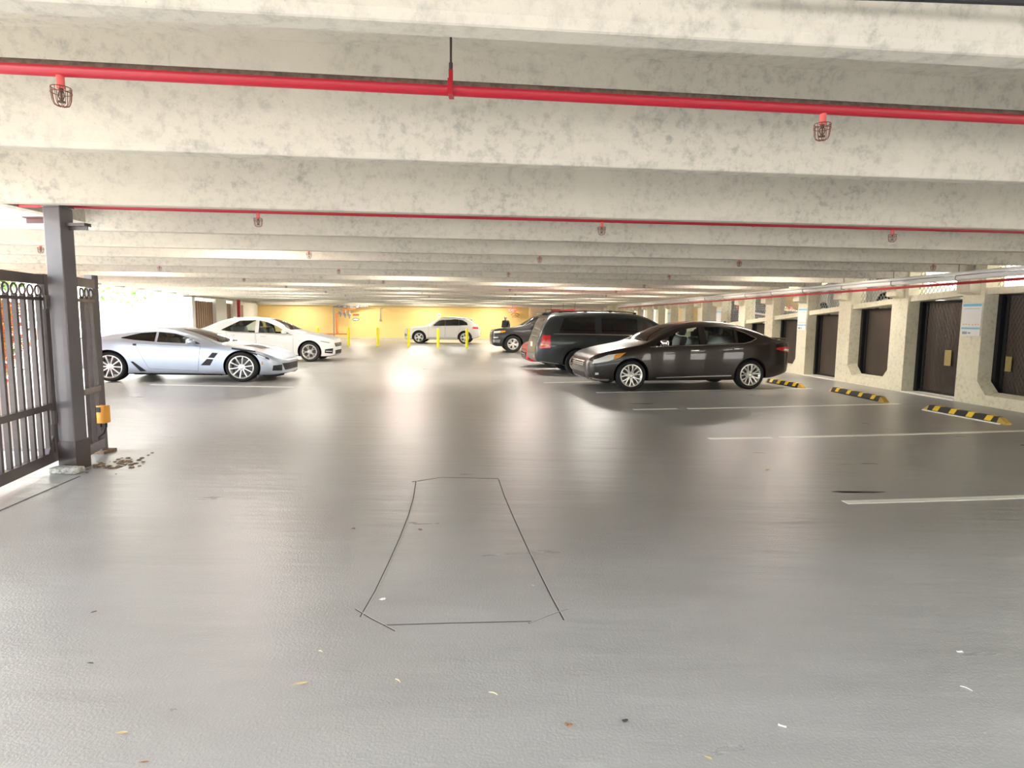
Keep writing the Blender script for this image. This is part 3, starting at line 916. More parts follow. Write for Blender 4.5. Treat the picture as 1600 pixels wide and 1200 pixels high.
WHITE_SUV = dict(
    paint='p_cream', wb=2.68, tyre=(.365, .255, .24), rim=(5, 'wide', 'alloy'), k=.32, arch=.425, spin=.7,
    top=[(-.92, .66), (-.89, .80), (-.78, .89), (-.4, .96), (0, 1.01), (.38, 1.06), (.50, 1.11), (.85, 1.33), (1.15, 1.50), (1.5, 1.58), (1.9, 1.60), (2.5, 1.57), (2.85, 1.50), (3.05, 1.40), (3.35, 1.13), (3.48, .98), (3.55, .75)],
    belt=[(-.92, .62), (-.89, .76), (-.78, .83), (-.4, .89), (0, .94), (.5, 1.0), (2, 1.04), (3.0, 1.07), (3.35, 1.04), (3.48, .92), (3.55, .7)],
    bot=[(-.92, .42), (-.89, .30), (-.65, .23), (.6, .25), (2.2, .25), (3.1, .30), (3.45, .38), (3.55, .5)],
    wid=[(-.92, .56), (-.89, .68), (-.75, .80), (-.4, .89), (0, .92), (1.4, .925), (2.7, .92), (3.15, .87), (3.45, .76), (3.55, .62)],
    win=[([(.72, 1.045), (1.53, 1.066)], [(.86, 1.12), (1.05, 1.29), (1.25, 1.41), (1.53, 1.458)], 'gl_dark'),
         ([(1.535, 1.067), (2.33, 1.08)], [(1.535, 1.458), (1.9, 1.47), (2.33, 1.435)], 'gl_dark'),
         ([(2.335, 1.081), (2.86, 1.11)], [(2.335, 1.434), (2.55, 1.40), (2.80, 1.26)], 'gl_dark')],
    screens=[(.52, 1.16, (.70, .56), 'gl_dark')],
    doors=[('front_door', [(.56, .38), (1.50, .38)], [(.56, 1.0), (1.53, 1.035)], 1.32, .93, 'p_cream'),
           ('rear_door', [(1.54, .38), (2.20, .38)], [(1.57, 1.037), (2.46, 1.05)], 2.24, .95, 'p_cream')],
    mirror=(.80, 1.06, 'p_cream'),
    patches=[('headlight', 'side', [(-.82, .72), (-.42, .78)], [(-.80, .82), (-.38, .86)], 'head', .006),
             ('grille', 'front', [(-.40, .48), (.40, .48)], [(-.46, .78), (.46, .78)], 'steel', .006),
             ('intake', 'side', [(-.86, .42), (-.68, .43)], [(-.86, .58), (-.66, .56)], 'steel', .006),
             ('tail_lamp', 'side', [(3.12, .92), (3.48, .88)], [(3.16, 1.02), (3.43, 1.01)], 'tail', .006),
             ('rear_window', 'rear', [(-.55, 1.14), (.55, 1.14)], [(-.48, 1.40), (.48, 1.40)], 'gl_dark', .004)],
    strips=[('sill_cladding', 'side', [(.45, .31), (2.24, .31)], .09, 'c_dark', .006), ('roof_rail', 'side', [(1.2, 1.525), (1.9, 1.555), (2.7, 1.50)], .025, 'steel', .012)],
    extra=[wipers(.50, .55), rear_plate(3.5, .82), spoiler(3.02, 1.475, .52, 'p_cream')])

WHITE_SEDAN = dict(
    paint='p_white', wb=2.80, tyre=(.335, .245, .235), rim=(5, 'pair', 'alloy'), k=.38, spin=.9, arch=.39,
    top=[(-0.781, .56), (-0.748, .68), (-0.630, .775), (-0.336, .865), (0, .93), (.45, 1.0), (.62, 1.055), (1.0, 1.255), (1.4, 1.41), (1.75, 1.47), (2.1, 1.485), (2.5, 1.465), (2.9, 1.38), (3.3, 1.20), (3.55, 1.09), (3.75, 1.06), (3.87, 1.03), (3.92, .85)],
    belt=[(-0.781, .53), (-0.748, .64), (-0.630, .71), (-0.336, .78), (0, .84), (.5, .90), (1.5, .94), (2.6, .985), (3.4, 1.03), (3.6, 1.03), (3.75, 1.0), (3.87, .95), (3.92, .8)],
    bot=[(-0.781, .36), (-0.748, .22), (-0.546, .16), (.6, .18), (2.3, .18), (3.3, .24), (3.75, .32), (3.92, .46)],
    wid=[(-0.781, .40), (-0.739, .58), (-0.622, .76), (-0.378, .87), (0, .905), (1.4, .915), (2.8, .91), (3.4, .87), (3.75, .78), (3.92, .60)],
    see=(.66, 3.3),
    win=[([(.62, .93), (1.66, .962)], [(.68, .955), (1.08, 1.18), (1.40, 1.315), (1.66, 1.365)], 'gl_clear'),
         ([(1.78, .967), (2.55, .992), (2.86, 1.03)], [(1.78, 1.378), (2.3, 1.355), (2.86, 1.06)], 'gl_clear')],
    screens=[(.66, 1.44, (.66, .52), 'gl_clear'), (2.9, 3.45, (.48, .56), 'gl_clear')],
    doors=[('front_door', [(.54, .29), (1.70, .29)], [(.52, .885), (1.74, .935)], 1.50, .845, 'chrome'),
           ('rear_door', [(1.74, .29), (2.36, .30)], [(1.78, .937), (2.72, .965)], 2.52, .875, 'chrome')],
    mirror=(.76, .955, 'p_white'),
    patches=[('headlight', 'side', [(-0.689, .60), (-0.252, .71)], [(-0.680, .68), (-0.185, .775)], 'head', .006, 14),
             ('headlight_core', 'side', [(-0.638, .625), (-0.378, .68)], [(-0.638, .655), (-0.353, .715)], 'steel', .010),
             ('side_intake', 'side', [(-0.706, .27), (-0.487, .30)], [(-0.722, .45), (-0.504, .42)], 'c_dark', .006),
             ('grille', 'front', [(-.46, .50), (.46, .50)], [(-.52, .62), (.52, .62)], 'c_dark', .006),
             ('intake', 'front', [(-.44, .20), (.44, .20)], [(-.46, .38), (.46, .38)], 'c_dark', .006),
             ('tail_lamp', 'side', [(3.50, .86), (3.86, .82)], [(3.52, .95), (3.87, .94)], 'tail', .006)],
    strips=[('grille_bar', 'front', [(-.48, .54), (.48, .54)], .016, 'chrome', .012), ('grille_bar', 'front', [(-.50, .59), (.50, .59)], .016, 'chrome', .012),
            ('intake_blade', 'side', [(-0.689, .345), (-0.521, .36)], .02, 'p_white', .012),
            ('window_trim', 'side', [(.56, .905), (1.7, .95), (2.6, .985), (2.90, 1.04)], .016, 'chrome', .005), ('sill_moulding', 'side', [(.5, .27), (2.35, .28)], .02, 'chrome', .005)],
    seats=[(1.28, -.38, .50, 'one'), (1.28, .38, .50, 'one'), (2.20, 0, .52, 'bench')], steer=(1.02, -.38, .88),
    extra=[wipers(.62, .58), fin(2.7)])

SPORTS = dict(
    paint='p_silver', wb=2.71, tyre=(.338, .26, .28), rim=(10, 'thin', 'alloy'), k=.55, spin=.15, arch=.385,
    top=[(-.84, .42), (-.81, .49), (-.70, .555), (-.40, .68), (0, .785), (.35, .83), (.52, .875), (.9, 1.03), (1.3, 1.165), (1.6, 1.225), (1.85, 1.235), (2.15, 1.21), (2.55, 1.12), (3.0, 1.0), (3.3, .955), (3.45, .94), (3.50, .86), (3.52, .72)],
    belt=[(-.84, .39), (-.81, .46), (-.70, .525), (-.40, .655), (0, .77), (.4, .805), (.9, .825), (1.5, .85), (2.2, .90), (2.7, .935), (3.1, .925), (3.45, .89), (3.50, .80), (3.52, .68)],
    bot=[(-.84, .27), (-.81, .17), (-.62, .13), (.6, .14), (2.1, .15), (3.1, .22), (3.45, .32), (3.52, .42)],
    wid=[(-.84, .34), (-.80, .52), (-.68, .72), (-.44, .88), (0, .94), (.5, .925), (1.2, .905), (1.9, .93), (2.4, .97), (2.75, .98), (3.1, .95), (3.4, .86), (3.52, .72)],
    see=(.60, 2.6),
    win=[([(.86, .860), (1.75, .905)], [(.90, .885), (1.15, 1.01), (1.42, 1.09), (1.75, 1.125)], 'gl_clear'),
         ([(1.80, .91), (2.20, .945), (2.46, .985)], [(1.80, 1.125), (2.1, 1.10), (2.46, 1.00)], 'gl_mid')],
    screens=[(.56, 1.38, (.54, .42), 'gl_clear'), (2.2, 2.95, (.42, .40), 'gl_dark')],
    doors=[('door', [(.92, .25), (1.92, .30), ], [(.86, .80), (2.18, .87)], None, None, None)],
    mirror=(.98, .87, 'p_silver'),
    patches=[('vent_recess', 'side', [(.62, .34), (.90, .35)], [(.42, .69), (.62, .70)], 'p_silver', .003),
             ('side_vent', 'side', [(.66, .375), (.855, .378)], [(.58, .515), (.715, .525)], 'c_dark', .008),
             ('side_vent', 'side', [(.565, .545), (.695, .555)], [(.48, .66), (.60, .67)], 'c_dark', .008),
             ('headlight', 'side', [(-.56, .505), (-.38, .585), (-.20, .655)], [(-.54, .545), (-.38, .625), (-.16, .695)], 'c_dark', .005, 14),
             ('headlight_core', 'side', [(-.48, .54), (-.33, .605)], [(-.48, .565), (-.32, .635)], 'head', .009),
             ('grille', 'front', [(-.52, .25), (.52, .25)], [(-.60, .41), (.60, .41)], 'c_dark', .006),
             ('side_intake', 'side', [(-.76, .24), (-.60, .25)], [(-.76, .38), (-.62, .37)], 'c_dark', .006),
             ('side_marker', 'side', [(-.44, .40), (-.41, .40)], [(-.44, .47), (-.41, .47)], 'amber', .006, 4),
             ('rear_scoop', 'side', [(1.98, .24), (2.10, .235)], [(2.22, .46), (2.27, .46)], 'c_dark', .006),
             ('quarter_intake', 'side', [(2.15, .82), (2.21, .82)], [(2.14, .86), (2.22, .86)], 'c_dark', .006, 4),
             ('hood_vent', 'top', [(-.25, -.26), (.15, -.30)], [(-.22, .26), (.15, .30)], 'c_dark', .004),
             ('fender_vent', 'side', [(-.30, .675), (.20, .75)], [(-.28, .71), (.20, .785)], 'c_dark', .003, 14),
             ('tail_lamp', 'rear', [(-.70, .70), (-.42, .70)], [(-.68, .80), (-.42, .80)], 'tail', .006, 6),
             ('tail_lamp', 'rear', [(.42, .70), (.70, .70)], [(.42, .80), (.68, .80)], 'tail', .006, 6)],
    strips=[('splitter', 'side', [(-.80, .17), (-.56, .14), (-.40, .15)], .03, 'c_dark', .03), ('side_skirt', 'side', [(.42, .165), (2.25, .18)], .03, 'c_dark', .012),
            ('body_crease', 'side', [(.9, .43), (1.9, .47)], .012, 'p_silver', .006)],
    seats=[(1.55, -.36, .32, 'one'), (1.55, .36, .32, 'one')], seatmat='c_tan', steer=(1.22, -.36, .74),
    extra=[wipers(.56, .5), spoiler(3.44, .965, .70, 'p_silver')])

def place(front_px, heading, flip, off=0.0):
    """ground point under the near front wheel as measured in the photo -> origin of a car whose axle centre is half a track behind it"""
    p = G(*front_px)
    return p, heading + (math.pi if flip else 0)

def park(name, spec, near_wheel, heading, flip, label, axle=0.0, sx=1.0, group=None):
    p = G(*near_wheel)
    hw = max(q[1] for q in spec['wid']) - spec['tyre'][2] / 2
    rz = heading + (math.pi if flip else 0)
    lateral = hw if flip else -hw
    off = Vector((axle * sx, lateral, 0))
    c, s = math.cos(rz), math.sin(rz)
    pos = Vector((p.x - (c * off.x - s * off.y), p.y - (s * off.x + c * off.y), 0))
    return make_car(name, spec, pos, rz, label, group, sx)

# ------------------------------------------------------------------ the setting
def wall_x(y): return 9.38 - .065 * y                 # garage face of the side wall on the far side
def edge_x(y): return -9.35 - .20 * y                 # open side of the garage
CEIL, SLAB = 2.45, 3.07
WALL_RZ = math.atan(.065)
WDIR = Vector((-.065, 1, 0)).normalized()
WNRM = Vector((-1, -.065, 0)).normalized()            # into the garage

g_ = MB().prism([(-120, -60), (120, -60), (120, 140), (-120, 140)], 'z', -.30, -.03).build('ground', M['ground'])
tag(g_, 'sunlit pale concrete yard outside the open side', kind='structure')
fl = MB().prism([(-4.75, -9), (11, -9), (11, 47), (-19, 47), (-10.75, 6.7), (-4.75, 6.7)], 'z', -.26, 0).build('floor', M['floor'])
tag(fl, 'glossy grey brown coated concrete garage floor', kind='structure')

def floor_strip(name, pts, wd, m, z=.003):
    mb = MB()
    P = [Vector((p.x, p.y, 0)) for p in pts]
    vs, fs = [], []
    for i, p in enumerate(P):
        t = (P[min(i + 1, len(P) - 1)] - P[max(i - 1, 0)]).normalized()
        n = Vector((-t.y, t.x, 0)) * wd / 2
        vs += [p - n + Vector((0, 0, z)), p + n + Vector((0, 0, z)), p + n + Vector((0, 0, -.002)), p - n + Vector((0, 0, -.002))]
    for i in range(len(P) - 1):
        for k in range(4):
            fs.append((i * 4 + k, i * 4 + (k + 1) % 4, i * 4 + 4 + (k + 1) % 4, i * 4 + 4 + k))
    fs += [(3, 2, 1, 0), tuple(len(vs) - 4 + k for k in range(4))]
    mb.add(vs, fs)
    return mb.build(name, M[m], fl)

# bay lines (white paint) where they lie in the photo
for pts in ([(1320, 785), (1460, 781), (1760, 771)], [(1107, 685.5), (1206, 684)], [(1218, 683.5), (1400, 679), (1640, 672)],
            [(990, 640), (1057, 638.5)], [(1075, 638.5), (1240, 635), (1405, 631)], [(932, 613.5), (1100, 610), (1268, 607)],
            [(868, 585), (905, 584)], [(850, 598), (925, 596.5)], [(838, 577), (872, 576)],
            [(235, 601), (460, 605)], [(455, 567), (520, 567)]):
    floor_strip('bay_line', [G(*p) for p in pts], .09, 'line')
# saw cuts of the vehicle loop in front of the camera
def curve_px(pts): return [G(*p) for p in pts]
for pts, wd in (([(650, 752), (646, 778), (638, 806), (624, 842), (606, 882), (586, 924), (563, 964)], .008), ([(779, 749), (788, 775), (802, 808), (822, 852), (845, 900), (862, 934), (881, 969)], .008),
                ([(555, 952), (580, 967), (617, 986)], .006), ([(826, 974), (856, 962), (887, 951)], .006)):
    c = curve_px(pts)
    floor_strip('saw_cut', c, wd, 'cut', .0015)
    floor_strip('saw_cut_edge', [p + Vector((wd * .75, .004, 0)) for p in c], wd * .55, 'cut_edge', .0022)
floor_strip('saw_cut', curve_px([(600, 977), (700, 974), (830, 971)]), .005, 'cut', .002)
floor_strip('saw_cut', curve_px([(644, 753), (690, 746), (779, 748)]), .006, 'cut', .002)
floor_strip('joint', curve_px([(-60, 836), (0, 798), (60, 772), (125, 744)]), .018, 'cut', .002)
# dark damp marks and a repair seam
for px, py, a, b in ((1002, 631, .22, .06), (1345, 769, .20, .035), (1325, 769, .12, .03)):
    c = G(px, py)
    mb = MB()
    pl = [(c.x + a * math.cos(t) * (1 + .3 * math.sin(3 * t)), c.y + b * math.sin(t) * (1 + .3 * math.cos(2 * t))) for t in [2 * math.pi * k / 18 for k in range(18)]]
    mb.prism(pl, 'z', -.001, .0015).build('oil_stain', M['cut'], fl)

# ceiling slab with its deep stems
ce = MB()
ce.prism([(-4.9, -9), (11.5, -9), (11.5, 47), (-19.3, 47), (edge_x(6.7) - .3, 6.7), (-4.9, 6.7)], 'z', SLAB, SLAB + .25)  # unseen stretch behind the camera added to hold back sky light
ce = ce.build('ceiling', M['beam'])
tag(ce, 'pale concrete double tee ceiling with closely spaced stems', kind='structure')
BEAMS = [-7.6, -5.8, -4.0, -2.2, -1.0, .45, 2.22, 3.98, 5.86, 7.60, 9.30, 10.80] + [12.55 + 1.76 * k for k in range(17)]
BSL = .10
for i, y0 in enumerate(BEAMS):
    xl = -4.75 if y0 < 6.6 else max(edge_x(y0) - .1, -18)
    xr = wall_x(y0 + .9) + .15
    wb_, wt = .125, .24
    sec = [(-wt / 2, SLAB + .01), (-wb_ / 2, CEIL + .035), (-wb_ / 2 + .012, CEIL + .004), (-wb_ / 2 + .02, CEIL), (wb_ / 2 - .02, CEIL), (wb_ / 2 - .012, CEIL + .004), (wb_ / 2, CEIL + .035), (wt / 2, SLAB + .01)]
    yc = y0 - wb_ / 2
    vs = []
    nseg = 6
    for k in range(nseg + 1):
        x = xl + (xr - xl) * k / nseg
        vs += [(x, yc + BSL * x + a, z) for a, z in sec]
    n = len(sec)
    fs = [tuple(range(n)), tuple(nseg * n + k for k in range(n))[::-1]]
    for s_ in range(nseg):
        fs += [(s_ * n + k, s_ * n + (k + 1) % n, (s_ + 1) * n + (k + 1) % n, (s_ + 1) * n + k) for k in range(n)]
    MB().add(vs, fs).build('beam', M['beam'], ce)

# far wall
BW = 43.2
wb = MB().prism([(-18.4, BW), (1.15, BW), (1.15, BW + .3), (-18.4, BW + .3)], 'z', -.1, 2.5)
wb = wb.build('wall_back', M['yellow_wall'])
tag(wb, 'yellow painted far wall', kind='structure')
MB().prism([(-18.4, BW - .35), (7.5, BW - .35), (7.5, BW), (-18.4, BW)], 'z', 2.33, 3.1).build('header_beam', M['beam'], wb)
MB().prism([(-18.4, BW - .06), (1.15, BW - .06), (1.15, BW), (-18.4, BW)], 'z', 0, .09).build('kerb', M['beam'], wb)
tb = MB().prism([(1.15, BW + .5), (8, BW + .5), (8, BW + .8), (1.15, BW + .8)], 'z', -.1, 2.6).build('wall_recess', M['beige_wall'])
tag(tb, 'beige wall set back at the end of the yellow wall', kind='structure')
MB().box((2.35, BW + .48, 1.1), (.06, .05, 2.2)).box((3.35, BW + .48, 1.1), (.06, .05, 2.2)).box((2.85, BW + .48, 2.2), (1.06, .05, .06)).build('door_frame', M['steel'], tb)
MB().box((2.85, BW + .475, 1.08), (.94, .03, 2.16)).build('door_leaf', M['beige_wall'], tb)

# open side: end wall with pillars and brown doors near the far corner
def el(y, off=0): return Vector((edge_x(y) + off, y, 0))
ERZ = math.atan(.2)
def side_block(name, y0, y1, z0, z1, m, parent=None, th=.3, off=0.0):
    a, b = el(y0, off), el(y1, off)
    return MB().prism([(a.x, a.y), (b.x, b.y), (b.x - th, b.y), (a.x - th, a.y)], 'z', z0, z1).build(name, M[m], parent)
wlft = side_block('wall_left', 36.4, 43.2, 0, 2.6, 'white_wall')
tag(wlft, 'bright white end wall beside the open side', kind='structure')
side_block('pillar', 28.9, 29.35, 0, 2.45, 'white_wall', wlft, .45)
side_block('pillar', 32.7, 34.8, 0, 2.45, 'white_wall', wlft, .45, .05)
side_block('header', 28.9, 43.2, 2.40, 2.75, 'beam', wlft, .4)
MB().prism([(-4.9, -9), (-4.75, -9), (-4.75, 6.9), (-4.9, 6.9)], 'z', 2.52, 3.1).build('edge_beam', M['beam'], ce)  # near edge beam added to cut off the sun by the gate
side_block('edge_beam', 6.7, 28.9, 2.46, 3.1, 'beam', wlft, .3)
d1 = side_block('door_1', 29.35, 32.7, 0, 2.25, 'brown_door', None, .08, -.15)
tag(d1, 'wide brown door panel beside the first white pillar', kind='structure')
d2 = side_block('door_2', 34.8, 36.4, 0, 2.25, 'brown_door', None, .08, -.15)
tag(d2, 'narrow brown door beside the red riser', kind='structure')
for k in range(9):
    y = 29.6 + k * .36
    side_block('door_rib', y, y + .05, .02, 2.24, 'brown_door', d1, .05, -.12)
for y in (37.4, 38.3):
    side_block('wall_panel', y, y + .5, .3, 2.2, 'brown_door', wlft, .04, .03)

# side wall of piers, openings, ledges and corbels
wr = MB()
for (a, b) in ((-3, 9.0),):
    pass
def wp(y, off=0.0, z=0.0):                             # point of the wall line at distance y, off metres into the garage
    return Vector((wall_x(y), y, z)) + WNRM * off
wr = MB().prism([(wp(-9, -.02).x, -9), (wp(45, -.02).x, 45), (wp(45, -.38).x, 45), (wp(-9, -.38).x, -9)], 'z', 2.62, 3.08).build('wall_right', M['wallc'])
tag(wr, 'pale concrete side wall of piers and framed openings', kind='structure')
def wprism(y0, y1, o0, o1, z0, z1, mb=None):
    mb = mb or MB()
    a, b, c, d = wp(y0, o0), wp(y1, o0), wp(y1, o1), wp(y0, o1)
    return mb.prism([(a.x, a.y), (b.x, b.y), (c.x, c.y), (d.x, d.y)], 'z', z0, z1)
def ledge_z(y): return min(2.16, 2.08 - .068 * (y - 13.2))
PIT, PW, P0 = 1.97, .50, 11.26
PIERS = [P0 + PIT * i for i in range(-9, 17)]
INFILL = -.34
for i, y in enumerate(PIERS):
    k = i - 9
    wprism(y, y + PW, 0, -.36, 0, 2.63).build('pier', M['wallc'], wr)
    # corbel that carries a stem: square block with a slightly sloping underside
    mb = MB()
    pts = []
    for yy in (y + .10, y + .42):
        for off, z in ((-.02, 2.03), (.21, 2.08), (.21, 2.46), (-.02, 2.46)):
            pts.append(wp(yy, off, z))
    mb.add(pts, [(0, 1, 2, 3), (7, 6, 5, 4), (0, 4, 5, 1), (1, 5, 6, 2), (2, 6, 7, 3), (3, 7, 4, 0)])
    mb.build('corbel', M['wallc'], wr)
    # opening between this pier and the next farther one
    a, b = y + PW, y + PIT
    if b > 44: continue
    is_door = (k % 2 == 0)
    # ledge (falls away with the ramp behind)
    vs = []
    for yy in (a, b):
        zz = ledge_z(yy)
        for off, dz in ((-.05, -.12), (-.05, 0), (-.36, 0), (-.36, -.12)):
            vs.append(wp(yy, off, zz + dz))
    MB().add(vs, [(0, 1, 2, 3), (7, 6, 5, 4), (0, 4, 5, 1), (1, 5, 6, 2), (2, 6, 7, 3), (3, 7, 4, 0)]).build('ledge', M['wallc'], wr)
    if not is_door:
        # apron with chamfered lower corners and a splayed sill
        z0, ch = .20, .24
        A, B_ = wp(a), wp(b)
        def q(yy, zz, off): 
            v = wp(yy, off); return (v.x, v.y, zz)
        front = [q(a, 0, 0), q(b, 0, 0), q(b, z0 + ch, 0), q(b - .2, z0, 0), q(a + .2, z0, 0), q(a, z0 + ch, 0)]
        back = [q(a, 0, -.23), q(b, 0, -.23), q(b, z0 + ch + .05, -.23), q(b - .23, z0 + .05, -.23), q(a + .23, z0 + .05, -.23), q(a, z0 + ch + .05, -.23)]
        n = 6
        MB().add(front + back, [tuple(range(n)), tuple(range(n, 2 * n))[::-1]] + [(j, (j + 1) % n, (j + 1) % n + n, j + n) for j in range(n)]).build('apron', M['wallc'], wr)
    else:
        wprism(a, b, .02, -.36, -.01, .025).build('threshold', M['line'], wr)
    # diamond wire above the ledge
    if a > 8 and b < 26:
        mb = MB()
        zt = 2.62
        zb_ = min(ledge_z(a), ledge_z(b)) - .02
        H_ = zt - zb_
        stp = .11
        L = PIT - PW
        for sgn in (1, -1):
            u = -H_
            while u < L:
                u0, u1 = u, u + H_ * .75
                t0, t1 = 0.0, 1.0
                if u0 < 0: t0 = -u0 / (u1 - u0)
                if u1 > L: t1 = (L - u0) / (u1 - u0)
                if t1 > t0:
                    s0, s1 = u0 + (u1 - u0) * t0, u0 + (u1 - u0) * t1
                    zz0, zz1 = zb_ + H_ * t0, zb_ + H_ * t1
                    if sgn < 0: s0, s1 = L - s0, L - s1
                    mb.tube([wp(a + s0, -.24 - .004 * sgn, zz0), wp(a + s1, -.24 - .004 * sgn, zz1)], .006, 3, False)
                u += stp
        o = mb.build('chain_link', M['galv'], wr)
        o['kind'] = 'stuff'

# the ramp behind that wall, dropping away from the camera
vs = [wp(4, -.4, 2.16 - .4), wp(13.2, -.4, 1.70), wp(42, -.4, -.25), wp(42, -8, -.25), wp(13.2, -8, 1.70), wp(4, -8, 1.76)]
rp = MB().add([tuple(v) for v in vs] + [(v.x, v.y, v.z - .2) for v in vs], [(0, 1, 4, 5), (1, 2, 3, 4), (6, 11, 10, 7), (7, 10, 9, 8), (0, 6, 7, 1), (1, 7, 8, 2), (2, 8, 9, 3), (3, 9, 10, 4), (4, 10, 11, 5), (5, 11, 6, 0)]).build('trim_1', M['wallc'])
tag(rp, 'concrete ramp rising behind the side wall', kind='structure')
yw = MB().prism([(wp(24, -4.2).x, 24), (wp(43, -4.2).x, 43), (wp(43, -4.4).x, 43), (wp(24, -4.4).x, 24)], 'z', -.3, 3.3).build('trim_2', M['yellow_wall'])
tag(yw, 'yellow wall on the far side of the ramp', kind='structure')

nb = empty('backdrop', (19.5, 25, -.03), 0, 'added sunlit pale building seen in slivers through the wire above the side wall', 'backdrop')  # added so the openings above the wall read bright white
MB().box((.3, 0, 4.5), (.6, 80, 9)).build('facade', M['white_wall'], nb)
for k in range(8): MB().box((-.02, -30 + k * 8, 5.6), (.10, 1.6, 1.5)).build('window', M['gl_dark'], nb)
park('car', SEDAN, (983.5, 610), R(10.5), False, 'dark brown four-door sedan with chrome window trim, nearest of the parked cars', sx=1.03)
park('car', MINIVAN, (901, 586), R(7), True, 'charcoal minivan with roof rails and tall red tail lamp, beside the brown sedan', axle=3.08)
park('car', EXPLORER, (801, 551), R(6), False, 'dark grey SUV with chrome grille facing out, behind the minivan')
park('car', RED_CAR, (868, 574.5), R(7), False, 'red car mostly hidden behind the minivan, only its nose showing')
park('car', WHITE_SUV, (655, 536.5), R(-1), False, 'cream white SUV driving past in front of the yellow wall', sx=1.02)
park('car', WHITE_SEDAN, (485, 565), R(3.5), True, 'white four-door sedan parked beyond the silver sports car', sx=1.0)
park('car', SPORTS, (380.5, 596), R(4), True, 'low silver blue sports coupe with black side vents', sx=1.07)

# ------------------------------------------------------------------ mesh gates in the openings of the side wall
def screen(i, label, group=None, placard=None):
    y = PIERS[i + 9]
    a, b = y + PW, y + PIT
    is_door = (i % 2 == 0)
    L = b - a
    zt = min(ledge_z(b), ledge_z(a)) - .10
    zb = .03 if is_door else .10
    o = wp(a, INFILL)
    root = empty('mesh_gate', (o.x, o.y, 0), math.atan2(WDIR.y, WDIR.x), label, 'gate', group)
    # local x runs along the wall away from the camera, local y points into the garage when negative/positive
    s = 1 if Vector((-WDIR.y, WDIR.x, 0)).dot(WNRM) > 0 else -1
    fr = MB()
    fr.box((L / 2, 0, zt - .03), (L, .04, .05)).box((L / 2, 0, zb + .03), (L, .04, .05)).box((.03, 0, (zb + zt) / 2), (.05, .04, zt - zb)).box((L - .16, 0, (zb + zt) / 2), (.05, .04, zt - zb))
    fr.build('gate_frame', M['mesh_frame'], root)
    MB().box((L / 2 - .08, -s * .012, (zb + zt) / 2), (L - .18, .012, zt - zb - .06)).build('mesh_sheet', M['sheet'], root)
    MB().box((L - .04, s * .03, (zb + zt) / 2), (.08, .08, zt - zb)).build('hinge_post', M['mesh_frame'], root)
    MB().box((L - .08, -s * .025, (zb + zt) / 2), (.18, .02, zt - zb)).build('filler_strip', M['mesh_frame'], root)
    # expanded metal wires
    if i in (-1, 0):
        mb = MB()
        H_ = zt - zb - .08
        stp = .075 if i < 0 else .09
        Lw = L - .20
        for sg in (1, -1):
            u = -H_ * .5
            while u < Lw:
                u0, u1 = u, u + H_ * .5
                t0 = max(0, -u0 / (u1 - u0)); t1 = min(1, (Lw - u0) / (u1 - u0))
                if t1 > t0:
                    s0, s1 = u0 + (u1 - u0) * t0, u0 + (u1 - u0) * t1
                    if sg < 0: s0, s1 = Lw - s0, Lw - s1
                    mb.tube([(s0 + .02, s * .004, zb + .04 + H_ * t0), (s1 + .02, s * .004, zb + .04 + H_ * t1)], .0045, 3, False)
                u += stp
        w_ = mb.build('expanded_metal', M['sheet_wire'], root)
        w_['kind'] = 'stuff'
    for (px, pz, pw, ph) in placard or ():
        MB().cbox((px, s * .03, pz), (pw, .008, ph), .002).build('placard', M['placard'], root)
    lk = MB().cbox((.10, s * .035, 1.02 if is_door else .95), (.05, .03, .16), .006)
    lk.build('latch', M['steel'], root)
    return root
M['sheet_wire'] = mat('dark_expanded_metal', (.10, .085, .075), .4, metal=.7)
screen(-1, 'dark mesh gate in the framed opening nearest the camera, two faded placards', placard=[(1.18, .78, .13, .27), (.72, .80, .14, .30)])
screen(0, 'dark mesh door down to the floor, one faded placard, by the nearest poster', placard=[(.62, .80, .17, .32)])
screen(1, 'dark mesh gate in the eight-sided opening behind the second wheel stop')
screen(2, 'dark mesh door down to the floor beside the second poster pier')
screen(3, 'dark mesh gate just behind the tail of the brown sedan')
for i in range(4, 9):
    screen(i, 'small dark mesh gate far along the side wall beyond the brown sedan', 'far mesh gates in the side wall')

# ------------------------------------------------------------------ posters on the piers (code panel left blank)
def poster(k, label, z=1.58, w_=.44, h_=.62):
    y = PIERS[k + 9] + PW / 2 - .01
    c = wp(y, .004, z)
    rt = empty('poster', (c.x, c.y, z), math.atan2(WDIR.y, WDIR.x), label, 'poster')
    s = 1 if Vector((-WDIR.y, WDIR.x, 0)).dot(WNRM) > 0 else -1
    MB().box((0, s * .006, 0), (w_, .012, h_)).build('board', M['poster'], rt)
    MB().box((0, s * .0135, h_ * .43), (w_ * .96, .003, h_ * .075)).build('blue_band', M['poster_blue'], rt)
    MB().box((0, s * .0135, -h_ * .27), (w_ * .96, .003, h_ * .055)).build('blue_band', M['poster_blue'], rt)
    mb = MB()
    for j in range(3):
        mb.box((0, s * .0135, h_ * (.32 - .0 * j)), (w_ * .8, .002, .006)) if j == 0 else None
    mb.box((.13 * w_ / .44, s * .0135, -h_ * .41), (.11, .002, .05)).box((.02, s * .0135, -h_ * .41), (.06, .002, .03))
    mb.build('ink_block', M['poster_ink'], rt)
    mb = MB()
    rnd = random.Random(k + 40)
    for x in (-.17, -.11, -.04, .04, .11, .17):
        mb.box((x * w_ / .44, s * .0135, -h_ * .155 + rnd.uniform(-.006, .006)), (.035, .002, .016))
    mb.build('ink_dash', M['poster_orange'], rt)
    return rt
poster(0, 'white poster with blue bands on the nearest pier')
poster(3, 'white poster with blue bands on the pier behind the brown sedan tail')
poster(6, 'white poster with blue top on a pier above the brown sedan roof')
poster(9, 'white poster with blue top on a far pier above the brown sedan windshield')

